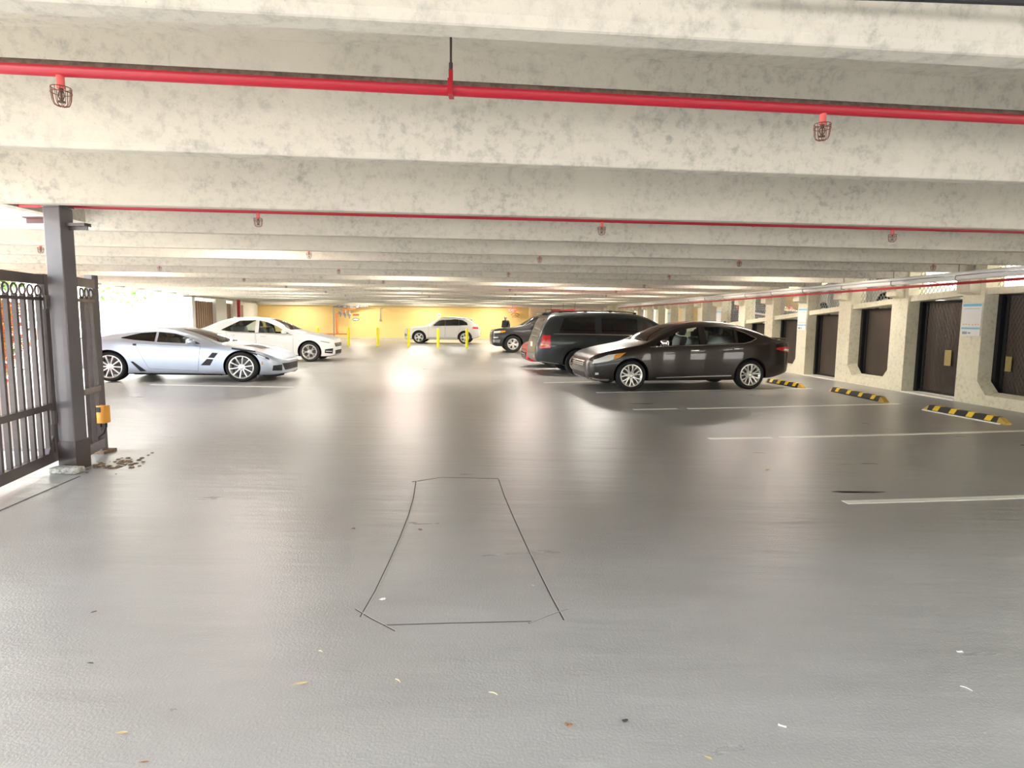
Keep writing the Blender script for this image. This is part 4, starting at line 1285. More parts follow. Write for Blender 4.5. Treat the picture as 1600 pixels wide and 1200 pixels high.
# ------------------------------------------------------------------ pipes along the side wall
def wall_line(off, z, y0, y1): return [wp(y0 + (y1 - y0) * k / 12, off, z) for k in range(13)]
rt = empty('conduit', (*wp(6, .36, 2.36).xy, 2.36), 0, 'thick white pipe with black clamps along the top of the side wall', 'pipe')
inv = Matrix.Translation(-Vector(rt.location))
def loc(pts): return [inv @ p for p in pts]
MB().tube(loc(wall_line(.36, 2.345, 3, 38)), .048, 12).build('main_pipe', M['white_pipe'], rt, 50)
MB().tube(loc(wall_line(.40, 2.42, 3, 38)), .03, 8).build('upper_pipe', M['white_pipe'], rt, 50)
MB().tube(loc([p + Vector((-.02, 0, .045 + .012 * math.sin(i * 1.9))) for i, p in enumerate(wall_line(.36, 2.345, 3, 38))]), .008, 5).build('black_cable', M['black'], rt)
for k in range(12):
    y = 6.2 + k * 1.76
    p = wp(y, .36, 2.345)
    MB().tube([inv @ (p + Vector((math.cos(t) * .056, 0, math.sin(t) * .056))) for t in [2 * math.pi * j / 14 for j in range(14)]], .009, 5, closed=True).build('clamp', M['steel'], rt, 40)
    MB().tube([inv @ (p + Vector((0, 0, .056))), inv @ (p + Vector((0, 0, SLAB - 2.345)))], .006, 5).build('hanger_rod', M['iron'], rt)
MB().tube([p for p in wall_line(.33, 2.245, 3, 38)], .026, 10).build('red_wall_pipe', M['red_pipe'], None, 50)
tag(bpy.data.objects['red_wall_pipe'], 'thin red pipe running just under the white wall conduit', 'pipe')
rh_p = [D(861, 485.8, 36), D(880, 486.2, 36), D(898, 485, 35.5)]
rh = empty('red_header_pipe', rh_p[0])
MB().tube([p - rh_p[0] for p in rh_p], .07, 10).build('pipe_run', M['red_pipe'], rh, 50)
for p in rh_p: MB().tube([p - rh_p[0], Vector((p.x, p.y, SLAB + .01)) - rh_p[0]], .012, 6).build('hanger_rod', M['iron'], rh)
tag(rh, 'short dark red header pipe under the far ceiling above the minivan', 'pipe')

# ------------------------------------------------------------------ sprinkler pipes under the ceiling
def head_mesh():
    S3 = lambda mb: (setattr(mb, 'v', [(x * .68, y * .68, z * .84) for x, y, z in mb.v]), mb)[1]
    dr = S3(MB().tube([(0, 0, -.01), (0, 0, -.075)], .025, 12)).mesh('drop_fitting', M['pink'], 40)
    bd = MB().tube([(0, 0, -.075), (0, 0, -.095)], .014, 10)
    bd.tube([(-.016, 0, -.095), (-.02, 0, -.115), (-.004, 0, -.142)], .004, 6).tube([(.016, 0, -.095), (.02, 0, -.115), (.004, 0, -.142)], .004, 6)
    bd.tube([(0, 0, -.095), (0, 0, -.14)], .004, 6)
    bd.tube([(0, 0, -.142), (0, 0, -.147)], .024, 12)
    bd = S3(bd).mesh('sprinkler_body', M['brass'], 40)
    cg = MB()
    for t in range(6):
        a = math.pi * t / 6
        c, s = math.cos(a), math.sin(a)
        pr = [(.060, -.072), (.058, -.10), (.054, -.135), (.044, -.160), (.024, -.168), (0, -.169)]
        cg.tube([(r * c, r * s, z) for r, z in pr] + [(-r * c, -r * s, z) for r, z in pr[-2::-1]], .0022, 4)
    for r, z in ((.058, -.072), (.061, -.098)):
        cg.tube([(r * math.cos(q), r * math.sin(q), z) for q in [2 * math.pi * j / 20 for j in range(20)]], .0024, 4, closed=True)
    return dr, bd, S3(cg).mesh('guard_cage', M['rust'])
HM = head_mesh()
def sprinkler_pipe(y0, slope, z, rad, xl, xr, heads, rods, label, group=None):
    f = lambda x: Vector((x, y0 + slope * x, z))
    root = empty('sprinkler_pipe', f(0), 0, label, 'pipe', group)
    o = f(0)
    seg = [f(xl + (xr - xl) * k / 6) - o for k in range(7)]
    MB().tube(seg, rad, 14).build('pipe_run', M['red_pipe'], root, 50)
    if rad > .03:
        # crust of dust along the upper side
        vs, fs = [], []
        n = 90
        for k in range(n):
            x = xl + (xr - xl) * k / (n - 1)
            c = f(x) - o
            for j, t in enumerate((R(6), R(40), R(90), R(140), R(174))):
                jit = 1 + .006 * math.sin(k * 7.3 + j * 2.1)
                rr = (rad + (.0035 if 0 < j < 4 else .0004)) * jit
                vs.append(c + Vector((0, -math.cos(t) * rr, math.sin(t) * rr)))
        for k in range(n - 1):
            for j in range(4): fs.append((k * 5 + j, k * 5 + j + 1, k * 5 + 6 + j, k * 5 + 5 + j))
        MB().add(vs, fs).build('dust_crust', M['pipe_dust'], root, 60)
    for x in heads:
        p = f(x) - o - Vector((0, 0, rad - .012))
        h = link_mesh('sprinkler_head', HM[0], root, p)
        link_mesh('sprinkler_body', HM[1], h)
        link_mesh('guard_cage', HM[2], h)
    for x in rods:
        p = f(x) - o
        rd = MB().tube([p + Vector((0, 0, rad + .07)), p + Vector((0, 0, SLAB - z + .01))], .006, 6).tube([p + Vector((0, 0, rad + .05)), p + Vector((0, 0, rad + .085))], .010, 6)
        rd.build('hanger_rod', M['iron'], root, 40)
        mb = MB()
        mb.box(p + Vector((0, 0, 0)), (.024, 2 * rad + .010, .004 + 2 * rad))
        mb.box(p + Vector((0, 0, rad + .025)), (.020, .016, .06))
        mb.build('hanger_strap', M['red_pipe'], root)
    return root
sprinkler_pipe(3.11, .11, 2.605, .034, -4.6, 9, [-2.06, 1.60, 5.2], [-.31, 3.6], 'thick red sprinkler pipe with dusty top, nearest under the ceiling')
sprinkler_pipe(6.46, .10, 2.545, .024, -9, 8.8, [-2.55, .93, 4.20, 7.6], [-1.2, 2.6], 'thin red sprinkler pipe, second from the camera, behind the third stem')
sprinkler_pipe(10.0, .10, 2.565, .022, -10.8, 8.5, [-7.1, -3.2, .43, 3.80, 7.3], [-1, 4], 'red sprinkler pipe, third from the camera, only its caged heads showing')
for j, y0 in enumerate((13.45, 16.95, 20.5, 24.0, 27.5)):
    sprinkler_pipe(y0, .10, 2.565, .022, edge_x(y0) + 1.0, 7.5, [-7.3 + 3.6 * k + .2 * (j % 2) for k in range(4)], [-1, 4], 'far red sprinkler pipe hidden between ceiling stems, tiny caged heads showing', 'far sprinkler pipes')

# thin dark conduit in the first bay, above the camera
cn = MB().tube([D(1180, -11, 2.06), D(1400, -5, 2.08), D(1600, 2.5, 2.10), D(1750, 8, 2.115)], .013, 8).build('black_conduit', M['black'], None, 40)
tag(cn, 'thin black conduit on the face of the nearest ceiling stem', 'conduit')

# ------------------------------------------------------------------ fluorescent fixtures in the bays, most of them added as fill light
def fixture(x, y, rz=BSL, z=2.64, pw=LAMP_W, col=(1, .95, .86)):
    root = empty('ceiling_lamp', (x, y, z), rz, 'white fluorescent fixture hidden between two ceiling stems, most of the set added as fill light', 'lamp', 'fluorescent fixtures between the stems')
    MB().cbox((0, 0, .05), (1.3, .16, .07), .01).build('lamp_housing', M['lamp_body'], root)
    for s in (-1, 1): MB().tube([(-.60, s * .04, 0), (.60, s * .04, 0)], .013, 8).build('lamp_tube', M['lamp'], root, 40)
    for s in (-1, 1): MB().tube([(s * .5, 0, .08), (s * .5, 0, SLAB - z + .01)], .006, 5).build('hanger_rod', M['steel'], root)
    L = bpy.data.lights.new('lamp_light', 'AREA')
    L.shape = 'RECTANGLE'; L.size = 1.2; L.size_y = .12; L.energy = pw; L.color = col
    lo = bpy.data.objects.new('lamp_light', L)
    COL.objects.link(lo)
    lo.parent = root
    lo.location = (0, 0, -.03)
    l2 = bpy.data.objects.new('lamp_uplight', L.copy())
    l2.data.energy = pw * .8
    COL.objects.link(l2)
    l2.parent = root
    l2.location = (0, 0, .10)
    l2.rotation_euler = (math.pi, 0, 0)
def bay(k): return (BEAMS[k + 3] + BEAMS[k + 4]) / 2 - .06
for k, xs, pw in ((7, (-4.2,), 26), (9, (6.4,), 34), (11, (6.2,), 34), (13, (6.0,), 30), (10, (-2.6, -9), 44), (11, (.4,), 60), (12, (2.6,), 95), (12, (-6,), 40), (13, (-3.5,), 30), (14, (1.5, -9), 34), (15, (5.5, -4), 34), (16, (-9, .5), 28), (17, (-5, 4), 28), (18, (2.0, -10), 34), (19, (-4, 5), 30), (20, (0, -12), 34), (21, (4.5, -6), 34), (22, (-1, -11), 30), (23, (2, -6), 34)):  # a few match floor glints, the rest added to lift floor, wall and stems
    for x in xs: fixture(x, bay(k) + BSL * x, pw=pw)
for x in (-1.5, -6, -10.5, -15): fixture(x, 41.6 + BSL * .3, 0, 2.62, 48)  # row added to brighten the yellow wall
for x in (-3.5, -12.5): fixture(x, bay(24) + BSL * x, BSL, 2.64, 50)  # two more added as fill before the far wall
for k, xs in ((0, (-2.5, 1.0, 4.5, 7.6)), (-2, (-1, 3))):
    for x in xs: fixture(x, bay(k) + BSL * x, BSL, 2.75, 110 if x > 4 else 60, (.80, .90, 1))  # unseen, added behind the camera in place of cool entrance daylight

# ------------------------------------------------------------------ wheel stops
def wheel_stop(pa, pb, label, pale=0):
    a, b = Vector(pa), Vector(pb)
    c = (a + b) / 2
    d = (b - a)
    L = d.length
    root = empty('wheel_stop', (c.x, c.y, 0), math.atan2(d.y, d.x), label, 'wheel stop')
    sec = [(-.085, 0), (-.075, .035), (-.045, .10), (.045, .10), (.075, .035), (.085, 0)]
    MB().prism([(y, z) for y, z in sec], 'x', -L / 2 + .12, L / 2 - .12).build('rubber_body', M['rubber'], root)
    for s in (-1, 1):
        vs = [(s * (L / 2 - .12), y, z) for y, z in sec] + [(s * L / 2, -.06, 0), (s * L / 2, .06, 0), (s * (L / 2 - .01), .045, .03), (s * (L / 2 - .01), -.045, .03)]
        MB().add(vs, [(0, 1, 2, 3, 4, 5), (6, 7, 8, 9), (2, 3, 8, 9), (0, 6, 9, 1), (1, 9, 2), (5, 4, 8, 7), (4, 3, 8), (0, 5, 7, 6)]).build('end_wedge', M['stop_tan'], root)
    e = .0025
    for k in range(4):
        x = -L / 2 + .12 + (L - .24) * (k + .5) / 4
        for sgn in (-1, 1):
            hh = .055
            vs = [(x - hh, sgn * (.079), .026), (x + hh, sgn * .079, .026), (x + hh + .02, sgn * .046, .10 + e), (x - hh + .02, sgn * .046, .10 + e)]
            vs = [(px, py + sgn * e, pz) for px, py, pz in vs]
            vs += [(px, py - sgn * .01, pz - .008) for px, py, pz in vs]
            MB().add(vs, [(0, 1, 2, 3), (7, 6, 5, 4), (0, 4, 5, 1), (1, 5, 6, 2), (2, 6, 7, 3), (3, 7, 4, 0)]).build('yellow_stripe', M['stop_yellow'], root)
        MB().box((x + .02, 0, .10 + e / 2), (.11, .085, e)).build('yellow_stripe', M['stop_yellow'], root)
    if pale:
        MB().box((0, pale * .10, .008), (L - .1, .03, .016)).build('pale_edge', M['line'], root)
    return root
wheel_stop(G(1446, 640), G(1576, 664), 'black rubber wheel stop with yellow stripes nearest the camera', -1)
wheel_stop(G(1299, 611), G(1385, 629), 'black rubber wheel stop with yellow stripes, second from the camera')
wheel_stop(G(1198, 597), G(1256, 607), 'black rubber wheel stop with yellow stripes behind the brown sedan rear wheel')

# ------------------------------------------------------------------ sliding gate and its posts
GA, GB = Vector((-4.475, 5.89, 0)), Vector((-3.70, 2.60, 0))
gd = (GB - GA).normalized()
gl_ = (GB - GA).length
def gate_leaf(origin, direction, length, label, nbars, z0, ztop, mid, name='gate'):
    rz = math.atan2(direction.y, direction.x)
    root = empty(name, origin, rz, label, 'gate')
    T = .05
    MB().box((length / 2, 0, ztop - .045), (length, T, .09)).build('top_rail', M['gate'], root)
    MB().box((length / 2, 0, ztop - .225), (length, T * .8, .03)).build('ring_rail', M['gate'], root)
    if mid: MB().box((length / 2, 0, mid), (length, T, .06)).build('middle_rail', M['gate'], root)
    MB().box((length / 2, 0, z0 + .05), (length, T * 1.2, .10)).build('bottom_rail', M['gate'], root)
    pitch = (length - .10) / nbars
    bm_ = MB().box((0, 0, (z0 + ztop - .2) / 2 + .02), (.036, .036, ztop - .22 - z0)).mesh('bar', M['gate'])
    rg = MB().tube([(.047 * math.cos(q), 0, .047 * math.sin(q)) for q in [2 * math.pi * j / 20 for j in range(20)]], .009, 6, closed=True).mesh('ring', M['gate'], 50)
    for k in range(nbars):
        x = .10 + pitch * (k + .5)
        link_mesh('bar', bm_, root, (x, 0, 0))
        link_mesh('ring', rg, root, (x, 0, ztop - .15))
    return root
gt = gate_leaf(GA, gd, gl_, 'dark brown barred gate leaf with a row of rings, nearest the camera', 25, .08, 1.87, .62)
MB().box((.05, 0, .98), (.11, .06, 1.80)).build('stile', M['gate'], gt)
MB().prism([(.10, .18), (.22, .18), (.10, .34)], 'y', -.022, .022).build('corner_gusset', M['gate'], gt)
PA, PB = Vector((-4.30, 5.98, 0)), Vector((-4.46, 6.52, 0))
fd = (PB - PA).normalized()
gate_leaf(PA + fd * .09, fd, (PB - PA).length - .10, 'short dark barred fence panel behind the tall gate post', 3, .07, 1.87, .72, 'barred_fence')
pt = empty('gate_post', (-4.30, 5.87, 0), R(-3), 'tall dark square gate post reaching up between the ceiling stems', 'post')
MB().cbox((0, 0, 1.25), (.165, .165, 2.5), .008).build('shaft', M['post_grey'], pt)
MB().cbox((0, 0, 2.51), (.185, .185, .02), .004).build('cap', M['post_grey'], pt)
MB().box((-.20, .02, 2.41), (.26, .10, .012)).box((-.20, .02, 2.385), (.26, .012, .05)).box((-.088, .02, 2.38), (.012, .12, .30)).build('bracket', M['bracket'], pt)
MB().box((.17, .02, 2.345), (.20, .09, .03)).box((.17, .02, 2.325), (.20, .012, .06)).build('bracket', M['gate'], pt)
MB().tube([(0, 0, 2.5), (0, 0, 3.06)], .007, 6).build('rod', M['iron'], pt)
MB().box((.005, 0, .14), (.18, .19, .28)).build('foot_sleeve', M['gate'], pt)
for hz_ in (.45, 1.55): MB().tube([(-.10, -.10, hz_), (-.10, -.10, hz_ + .13)], .022, 10).build('hinge', M['gate'], pt)
p2 = empty('fence_post', (-4.50, 6.56, 0), R(-3), 'short square post carrying the orange control box', 'post')
MB().cbox((0, 0, .96), (.09, .09, 1.92), .005).build('shaft', M['post_grey'], p2)
MB().box((0, 0, .015), (.20, .20, .03)).build('base_plate', M['dirt'], p2)
bx = empty('control_box', (-4.40, 6.46, .44), R(-3), 'small orange control box on the short fence post with a black cable', 'box')
MB().cbox((0, 0, 0), (.115, .10, .19), .012).build('case', M['orange_box'], bx, 40)
MB().box((-.01, -.052, .055), (.055, .008, .055)).build('window', M['black'], bx)
MB().tube([(-.03, 0, -.09), (-.03, 0, -.14)], .015, 8).tube([(.03, 0, -.09), (.03, 0, -.14)], .015, 8).build('gland', M['black'], bx)
MB().tube([(.03, 0, -.13), (.02, -.02, -.20), (-.04, -.06, -.26), (-.12, -.14, -.235), (-.20, -.30, -.17)], .011, 8).build('cable', M['black'], bx, 50)
wbk = MB().cbox((-4.24, 5.68, .028), (.27, .13, .055), .012, R(-6)).build('pale_block', M['white_block'], None, 40)
tag(wbk, 'weathered white block lying at the foot of the gate post', 'block')
dm = MB()
rnd = random.Random(3)
for k in range(60):
    a, b = rnd.gauss(0, .16), rnd.gauss(0, .10)
    r_ = rnd.uniform(.008, .03)
    dm.lathe([(.001, 0), (r_, .004), (r_ * .7, r_ * .4), (.001, r_ * .5)], 6, Matrix.Translation((-3.98 + a * .8, 6.02 + b * 1.6, 0)) @ Matrix.Rotation(R(90), 4, 'X'))
o = dm.build('dirt', M['dirt'])
tag(o, 'brown dirt and grit gathered at the gate post', 'dirt', kind='stuff')

# ------------------------------------------------------------------ bollards, standpipe and signs at the yellow wall
for i, (px, lab) in enumerate(((497, 'yellow steel bollard half hidden behind the white sedan nose'), (545, 'yellow steel bollard just past the white sedan, carrying the orange bar end'),
                               (590.5, 'lone yellow steel bollard between the red sign and the white SUV'), (638.5, 'yellow steel bollard in front of the white SUV nose'),
                               (684.5, 'yellow steel bollard in front of the white SUV doors'), (729.5, 'yellow steel bollard in front of the white SUV rear wheel'))):
    p = G(px, 540 + (px - 545) * .019)
    rt = empty('bollard', (p.x, p.y, 0), 0, lab, 'bollard', 'yellow bollards')
    MB().tube([(0, 0, 0), (0, 0, .94)], .075, 16).build('post', M['bollard'], rt, 50)
    MB().lathe([(.075, 0), (.06, .03), (.03, .045), (.001, .05)], 16, Matrix.Translation((0, 0, .94)) @ Matrix.Rotation(R(90), 4, 'X')).build('dome_cap', M['bollard'], rt, 60)
a, b = G(497, 540), G(545, 540)
o = MB().tube([(a.x + .08, a.y - .02, .62), (b.x - .08, b.y - .02, .62)], .03, 8).build('guard_bar', M['orange'], None, 40)
tag(o, 'orange horizontal bar between two yellow bollards', 'bar')
def atwall(px, py, off=.02): return D(px, py, BW - off)
sx = atwall(529, 500)
sp = empty('standpipe', (sx.x, BW - .50, 0), 0, 'orange fire standpipe with grey valves and side pipes on the yellow wall', 'standpipe')
MB().tube([(0, 0, .45), (0, 0, 1.75)], .07, 10).tube([(0, 0, .45), (0, .2, .45)], .07, 10).build('riser', M['orange'], sp, 50)
MB().tube([(-.20, 0, 0), (-.20, 0, 2.25)], .045, 8).build('grey_pipe', M['steel'], sp, 50)
MB().tube([(0, 0, 1.75), (.25, 0, 1.80), (.6, 0, 2.0), (1.6, 0, 2.2)], .05, 8).build('branch_pipe', M['orange'], sp, 50)
MB().tube([(-.2, 0, 2.22), (2.2, 0, 2.28)], .05, 8).build('top_pipe', M['steel'], sp, 50)
for x, z in ((.15, 2.25), (.6, 2.24), (1.05, 2.2), (1.5, 2.25)):
    MB().cbox((x, -.02, z), (.22, .2, .2), .03).build('coupling', M['steel'], sp)
for x, z in ((.3, 1.75), (.62, 1.68), (.92, 1.62)):
    o = MB().tube([(x, -.02, z + .35), (x, -.02, z - .2)], .055, 8).cbox((x, -.02, z + .05), (.18, .18, .16), .03).build('valve', M['steel'], sp, 40)
    MB().tube([(x + .11 * math.cos(q), -.16, z + .05 + .11 * math.sin(q)) for q in [2 * math.pi * j / 14 for j in range(14)]], .018, 5, closed=True).tube([(x, -.16, z + .05), (x, 0, z + .05)], .02, 5).build('hand_wheel', M['steel'], o)
p = atwall(556, 492)
o = MB().cbox((p.x, BW - .015, p.z), (.44, .03, .13), .005).build('red_sign', M['sign_red'])
tag(o, 'plain red strip sign on the yellow wall beside the standpipe', 'sign')
p = atwall(556, 499)
o = MB().tube([(p.x + .22 * math.cos(q), BW - .012, p.z + .085 * math.sin(q)) for q in [2 * math.pi * j / 28 for j in range(28)]], .022, 6, closed=True).build('oval_sign', M['ink'])
MB().prism([(p.x + .2 * math.cos(q), p.z + .07 * math.sin(q)) for q in [2 * math.pi * j / 24 for j in range(24)]], 'y', BW - .012, BW).build('sign_face', M['sign_white'], o)
tag(o, 'small white oval sign with dark rim under the red strip sign', 'sign')
p = atwall(594.5, 490)
cd_ = empty('wall_conduit', (p.x, BW - .05, p.z), 0, 'thin grey conduit dropping to a small switch box on the yellow wall', 'conduit')
MB().tube([(0, 0, -.42), (0, 0, .3), (.06, 0, .36), (.2, 0, .37)], .022, 6).build('conduit_run', M['steel'], cd_, 40)
MB().cbox((0, 0, -.48), (.13, .08, .14), .01).build('switch_box', M['steel'], cd_)
p = atwall(686, 493)
o = MB().cbox((p.x, BW - .015, p.z), (.20, .03, .26), .004).build('wall_notice', M['sign_white'])
MB().box((p.x, BW - .032, p.z + .03), (.10, .006, .05)).build('ink_block', M['ink'], o)
tag(o, 'small white notice on the yellow wall above the white SUV roof', 'sign')
p = D(800.5, 485.2, BW - .6)
ex = empty('exit_sign', tuple(p), 0, 'red lit exit sign under the far ceiling near the man', 'sign')
MB().cbox((0, 0, 0), (.52, .07, .26), .01).build('sign_body', M['exit'], ex)
tc_ = bpy.data.curves.new('exit_letters', 'FONT')
tc_.body = 'EXIT'; tc_.size = .25; tc_.extrude = .006; tc_.align_x = 'CENTER'; tc_.align_y = 'CENTER'; tc_.offset = .008
tc_.materials.append(M['sign_white'])
t0_ = bpy.data.objects.new('work', tc_)
COL.objects.link(t0_)
tm_ = bpy.data.meshes.new_from_object(t0_.evaluated_get(bpy.context.evaluated_depsgraph_get()))
bpy.data.objects.remove(t0_)
to = link_mesh('exit_letters', tm_, ex, (0, -.04, 0)); to.rotation_euler = (R(90), 0, 0)
MB().tube([(0, 0, .12), (0, 0, SLAB - p.z + .01)], .012, 6).build('hanger_rod', M['steel'], ex)
p = atwall(805, 493)
em = MB()
for q0 in range(10):
    t = math.pi * (q0 + .5) / 10
    em.box((p.x + .27 * math.cos(t), BW - .008, p.z + .0 + .16 * math.sin(t)), (.05, .016, .035), M=Matrix.Rotation(-(t - math.pi / 2), 4, 'Y'))
for k in range(5): em.box((p.x - .16 + .08 * k, BW - .008, p.z - .01), (.05, .016, .045))
for k in range(6): em.box((p.x - .20 + .08 * k, BW - .008, p.z - .10), (.055, .016, .035))
em.box((p.x, BW - .008, p.z + .07), (.05, .016, .07))
o = em.build('wall_emblem', M['ink'])
tag(o, 'small dark arched emblem painted on the yellow wall by the man', 'sign')
rr = el(36.75, .25)
o = MB().tube([(rr.x, rr.y, 0), (rr.x, rr.y, 2.6)], .10, 12).build('red_riser', M['red_pipe'], None, 50)
tag(o, 'upright red pipe beside the narrow brown door', 'pipe')
for k, y in enumerate((37.0, 37.25)):
    q = el(y, .15)
    MB().tube([(q.x - rr.x * 0, q.y, .1), (q.x, q.y, 2.2)], .05, 8).build('thin_pipe', M['white_pipe'], o, 40)

# ------------------------------------------------------------------ the man behind the dark SUV
def skin_mesh(verts, edges, radii, mt, name, sub=2):
    me = bpy.data.meshes.new(name)
    me.from_pydata([Vector(v) for v in verts], edges, [])
    o = link_mesh(name, me)
    sk = o.modifiers.new('s', 'SKIN')
    for i, r in enumerate(radii):
        d = me.skin_vertices[0].data[i]
        d.radius = r if isinstance(r, tuple) else (r, r)
        d.use_root = (i == 0)
    sb = o.modifiers.new('u', 'SUBSURF'); sb.levels = sub; sb.render_levels = sub
    dg = bpy.context.evaluated_depsgraph_get()
    out = bpy.data.meshes.new_from_object(o.evaluated_get(dg))
    bpy.data.objects.remove(o)
    out.name = name
    out.materials.clear(); out.materials.append(mt)
    out.polygons.foreach_set('use_smooth', [True] * len(out.polygons))
    return out
M['skin'] = mat('skin', (.55, .34, .25), .55)
M['hair'] = mat('dark_hair', (.03, .02, .015), .6)
M['sweater'] = mat('dark_sweater', (.030, .030, .028), .9, bump=(60, .3, .004))
M['trousers'] = mat('dark_trousers', (.05, .05, .06), .9)
M['eye'] = mat('eye_dark', (.03, .02, .02), .3)
pm_ = D(790, 530, 33)
man = empty('person', (pm_.x, pm_.y, 0), R(-40), 'man in a dark sweater standing behind the dark grey SUV bonnet', 'person')
V = [(0, 0, .92), (0, 0, 1.12), (0, -.01, 1.32), (0, .0, 1.42), (0, .0, 1.47), (0, -.02, 1.53), (0, -.03, 1.60), (0, -.03, 1.66)]
E_ = [(0, 1), (1, 2), (2, 3), (3, 4), (4, 5), (5, 6), (6, 7)]
Rr = [(.15, .11), (.145, .105), (.18, .12), (.10, .08), (.055, .055), (.07, .08), (.085, .10), (.06, .075)]
for s in (-1, 1):
    n = len(V)
    V += [(s * .09, 0, .86), (s * .10, -.01, .48), (s * .105, .02, .09), (s * .11, -.13, .04)]
    E_ += [(0, n), (n, n + 1), (n + 1, n + 2), (n + 2, n + 3)]
    Rr += [(.095, .10), (.065, .065), (.045, .05), (.04, .035)]
    n = len(V)
    V += [(s * .19, 0, 1.38), (s * .25, .02, 1.12), (s * .24, -.10, .90), (s * .22, -.16, .82)]
    E_ += [(2, n), (n, n + 1), (n + 1, n + 2), (n + 2, n + 3)]
    Rr += [(.065, .065), (.048, .048), (.036, .036), (.03, .02)]
    for fgi in range(5):
        m_ = len(V)
        ox = (fgi - 1.5) * .018
        V += [(s * (.22 + ox * .5), -.19 - (.0 if fgi else -.01), .80 + ox), (s * (.215 + ox * .5), -.20, .75 + ox * .6 + (.02 if fgi == 4 else 0))]
        E_ += [(n + 3, m_), (m_, m_ + 1)]
        Rr += [(.010, .010), (.008, .008)]
bme = skin_mesh(V, E_, Rr, M['skin'], 'body')
for mt_ in ('sweater', 'trousers', 'hair', 'black'): bme.materials.append(M[mt_])
for p in bme.polygons:
    c = p.center
    if c.z > 1.50: p.material_index = 3 if (c.z > 1.648 or (c.y > -.02 and c.z > 1.555)) else 0
    elif c.z > 1.445: p.material_index = 0
    elif abs(c.x) > .17 and c.z < .86 and c.z > .6: p.material_index = 0
    elif c.z > .92 or abs(c.x) > .19: p.material_index = 1
    elif c.z > .09: p.material_index = 2
    else: p.material_index = 4
link_mesh('body', bme, man)
for s in (-1, 1):
    MB().lathe([(.001, -.012), (.009, -.006), (.012, 0), (.009, .006), (.001, .012)], 10, Matrix.Translation((s * .032, -.128, 1.615))).build('eye', M['eye'], man, 60)
    MB().lathe([(.001, -.008), (.02, -.004), (.026, .003), (.001, .01)], 10, Matrix.Translation((s * .086, -.02, 1.60)) @ Matrix.Rotation(R(90), 4, 'Z') @ Matrix.Scale(1.3, 4, (0, 0, 1))).build('ear', M['skin'], man, 60)
MB().prism([(-.12, 1.625), (-.155, 1.575), (-.12, 1.57)], 'x', -.012, .012).build('nose', M['skin'], man)
MB().box((0, -.125, 1.545), (.045, .012, .008)).build('mouth', M['sign_red'], man)

# ------------------------------------------------------------------ cars on the ramp behind the wall (seen through the wire)
def ramp_z(y): return 1.70 - .068 * (y - 13.2)
for (y, sp_, lab, rz_) in ((15.2, 'RW', 'white car on the ramp behind the wire, its wheel showing above the ledge', 0), (22.5, 'RB', 'dark blue car on the ramp behind the far piers', 0)):
    S_ = dict(RED_CAR)
    S_['paint'] = 'p_white' if sp_ == 'RW' else 'p_night'
    S_['extra'] = []; S_['nst'] = 60
    q = wp(y, -1.75)
    o = make_car('car', S_, (q.x, q.y, ramp_z(y) + .005), math.atan2(WDIR.y, WDIR.x), lab)
    o.rotation_euler = (0, math.atan(.068), math.atan2(WDIR.y, WDIR.x))

# ------------------------------------------------------------------ planting outside the open side
def leaf_cloud(name, n, size, shape, mats, seed, parent=None, kind='stuff'):
    rnd = random.Random(seed)
    mb = MB()
    for k in range(n):
        c = shape(rnd)
        a, b = rnd.uniform(0, 6.28), rnd.uniform(-.9, .9)
        mtx = Matrix.Translation(c) @ Matrix.Rotation(a, 4, 'Z') @ Matrix.Rotation(b, 4, 'X')
        s = size * rnd.uniform(.6, 1.3)
        mb.cur = rnd.choices(range(len(mats)), weights=[m[1] for m in mats])[0]
        mb.add([mtx @ Vector(v) for v in ((0, -s * .15, 0), (-s * .32, s * .4, .03 * s), (0, s, 0), (s * .32, s * .4, .03 * s), (0, s * .4, -.06 * s))], [(0, 3, 4), (3, 2, 4), (2, 1, 4), (1, 0, 4)])
    o = mb.build(name, [M[m[0]] for m in mats], parent)
    o['kind'] = kind
    return o
M['lf_red'] = mat('croton_red', (.75, .10, .08), .5)
M['lf_orange'] = mat('croton_orange', (.85, .34, .05), .5)
M['lf_yellow'] = mat('croton_yellow', (.80, .62, .10), .5)
M['lf_green'] = mat('leaf_green', (.16, .38, .06), .5)
M['lf_lime'] = mat('leaf_lime', (.34, .58, .12), .5)
M['bark'] = mat('bark', (.25, .18, .12), .9)
for k, (x, y, h_) in enumerate(((-10.2, 11.6, 1.75), (-10.9, 12.5, 1.9), (-11.6, 13.4, 1.8), (-12.3, 14.3, 1.9), (-13.0, 15.4, 1.8))):
    rt = empty('croton_shrub', (x, y, -.03), 0, 'red and orange leaved shrub in the hedge outside the gate', 'shrub', 'red hedge outside the gate')
    for j in range(4):
        a = j * 1.7 + k
        MB().tube([(0, 0, 0), (.15 * math.cos(a), .15 * math.sin(a), h_ * .4), (.35 * math.cos(a), .35 * math.sin(a), h_ * .85)], [.02, .015, .008], 5).build('stem', M['bark'], rt)
    leaf_cloud('foliage', 1500, .12, lambda r: Vector((r.gauss(0, .25), r.gauss(0, .25), h_ * (.12 + .88 * r.random() ** .8))), [('lf_red', 4), ('lf_orange', 4), ('lf_yellow', 2.5), ('lf_green', 1)], 11 + k, rt)
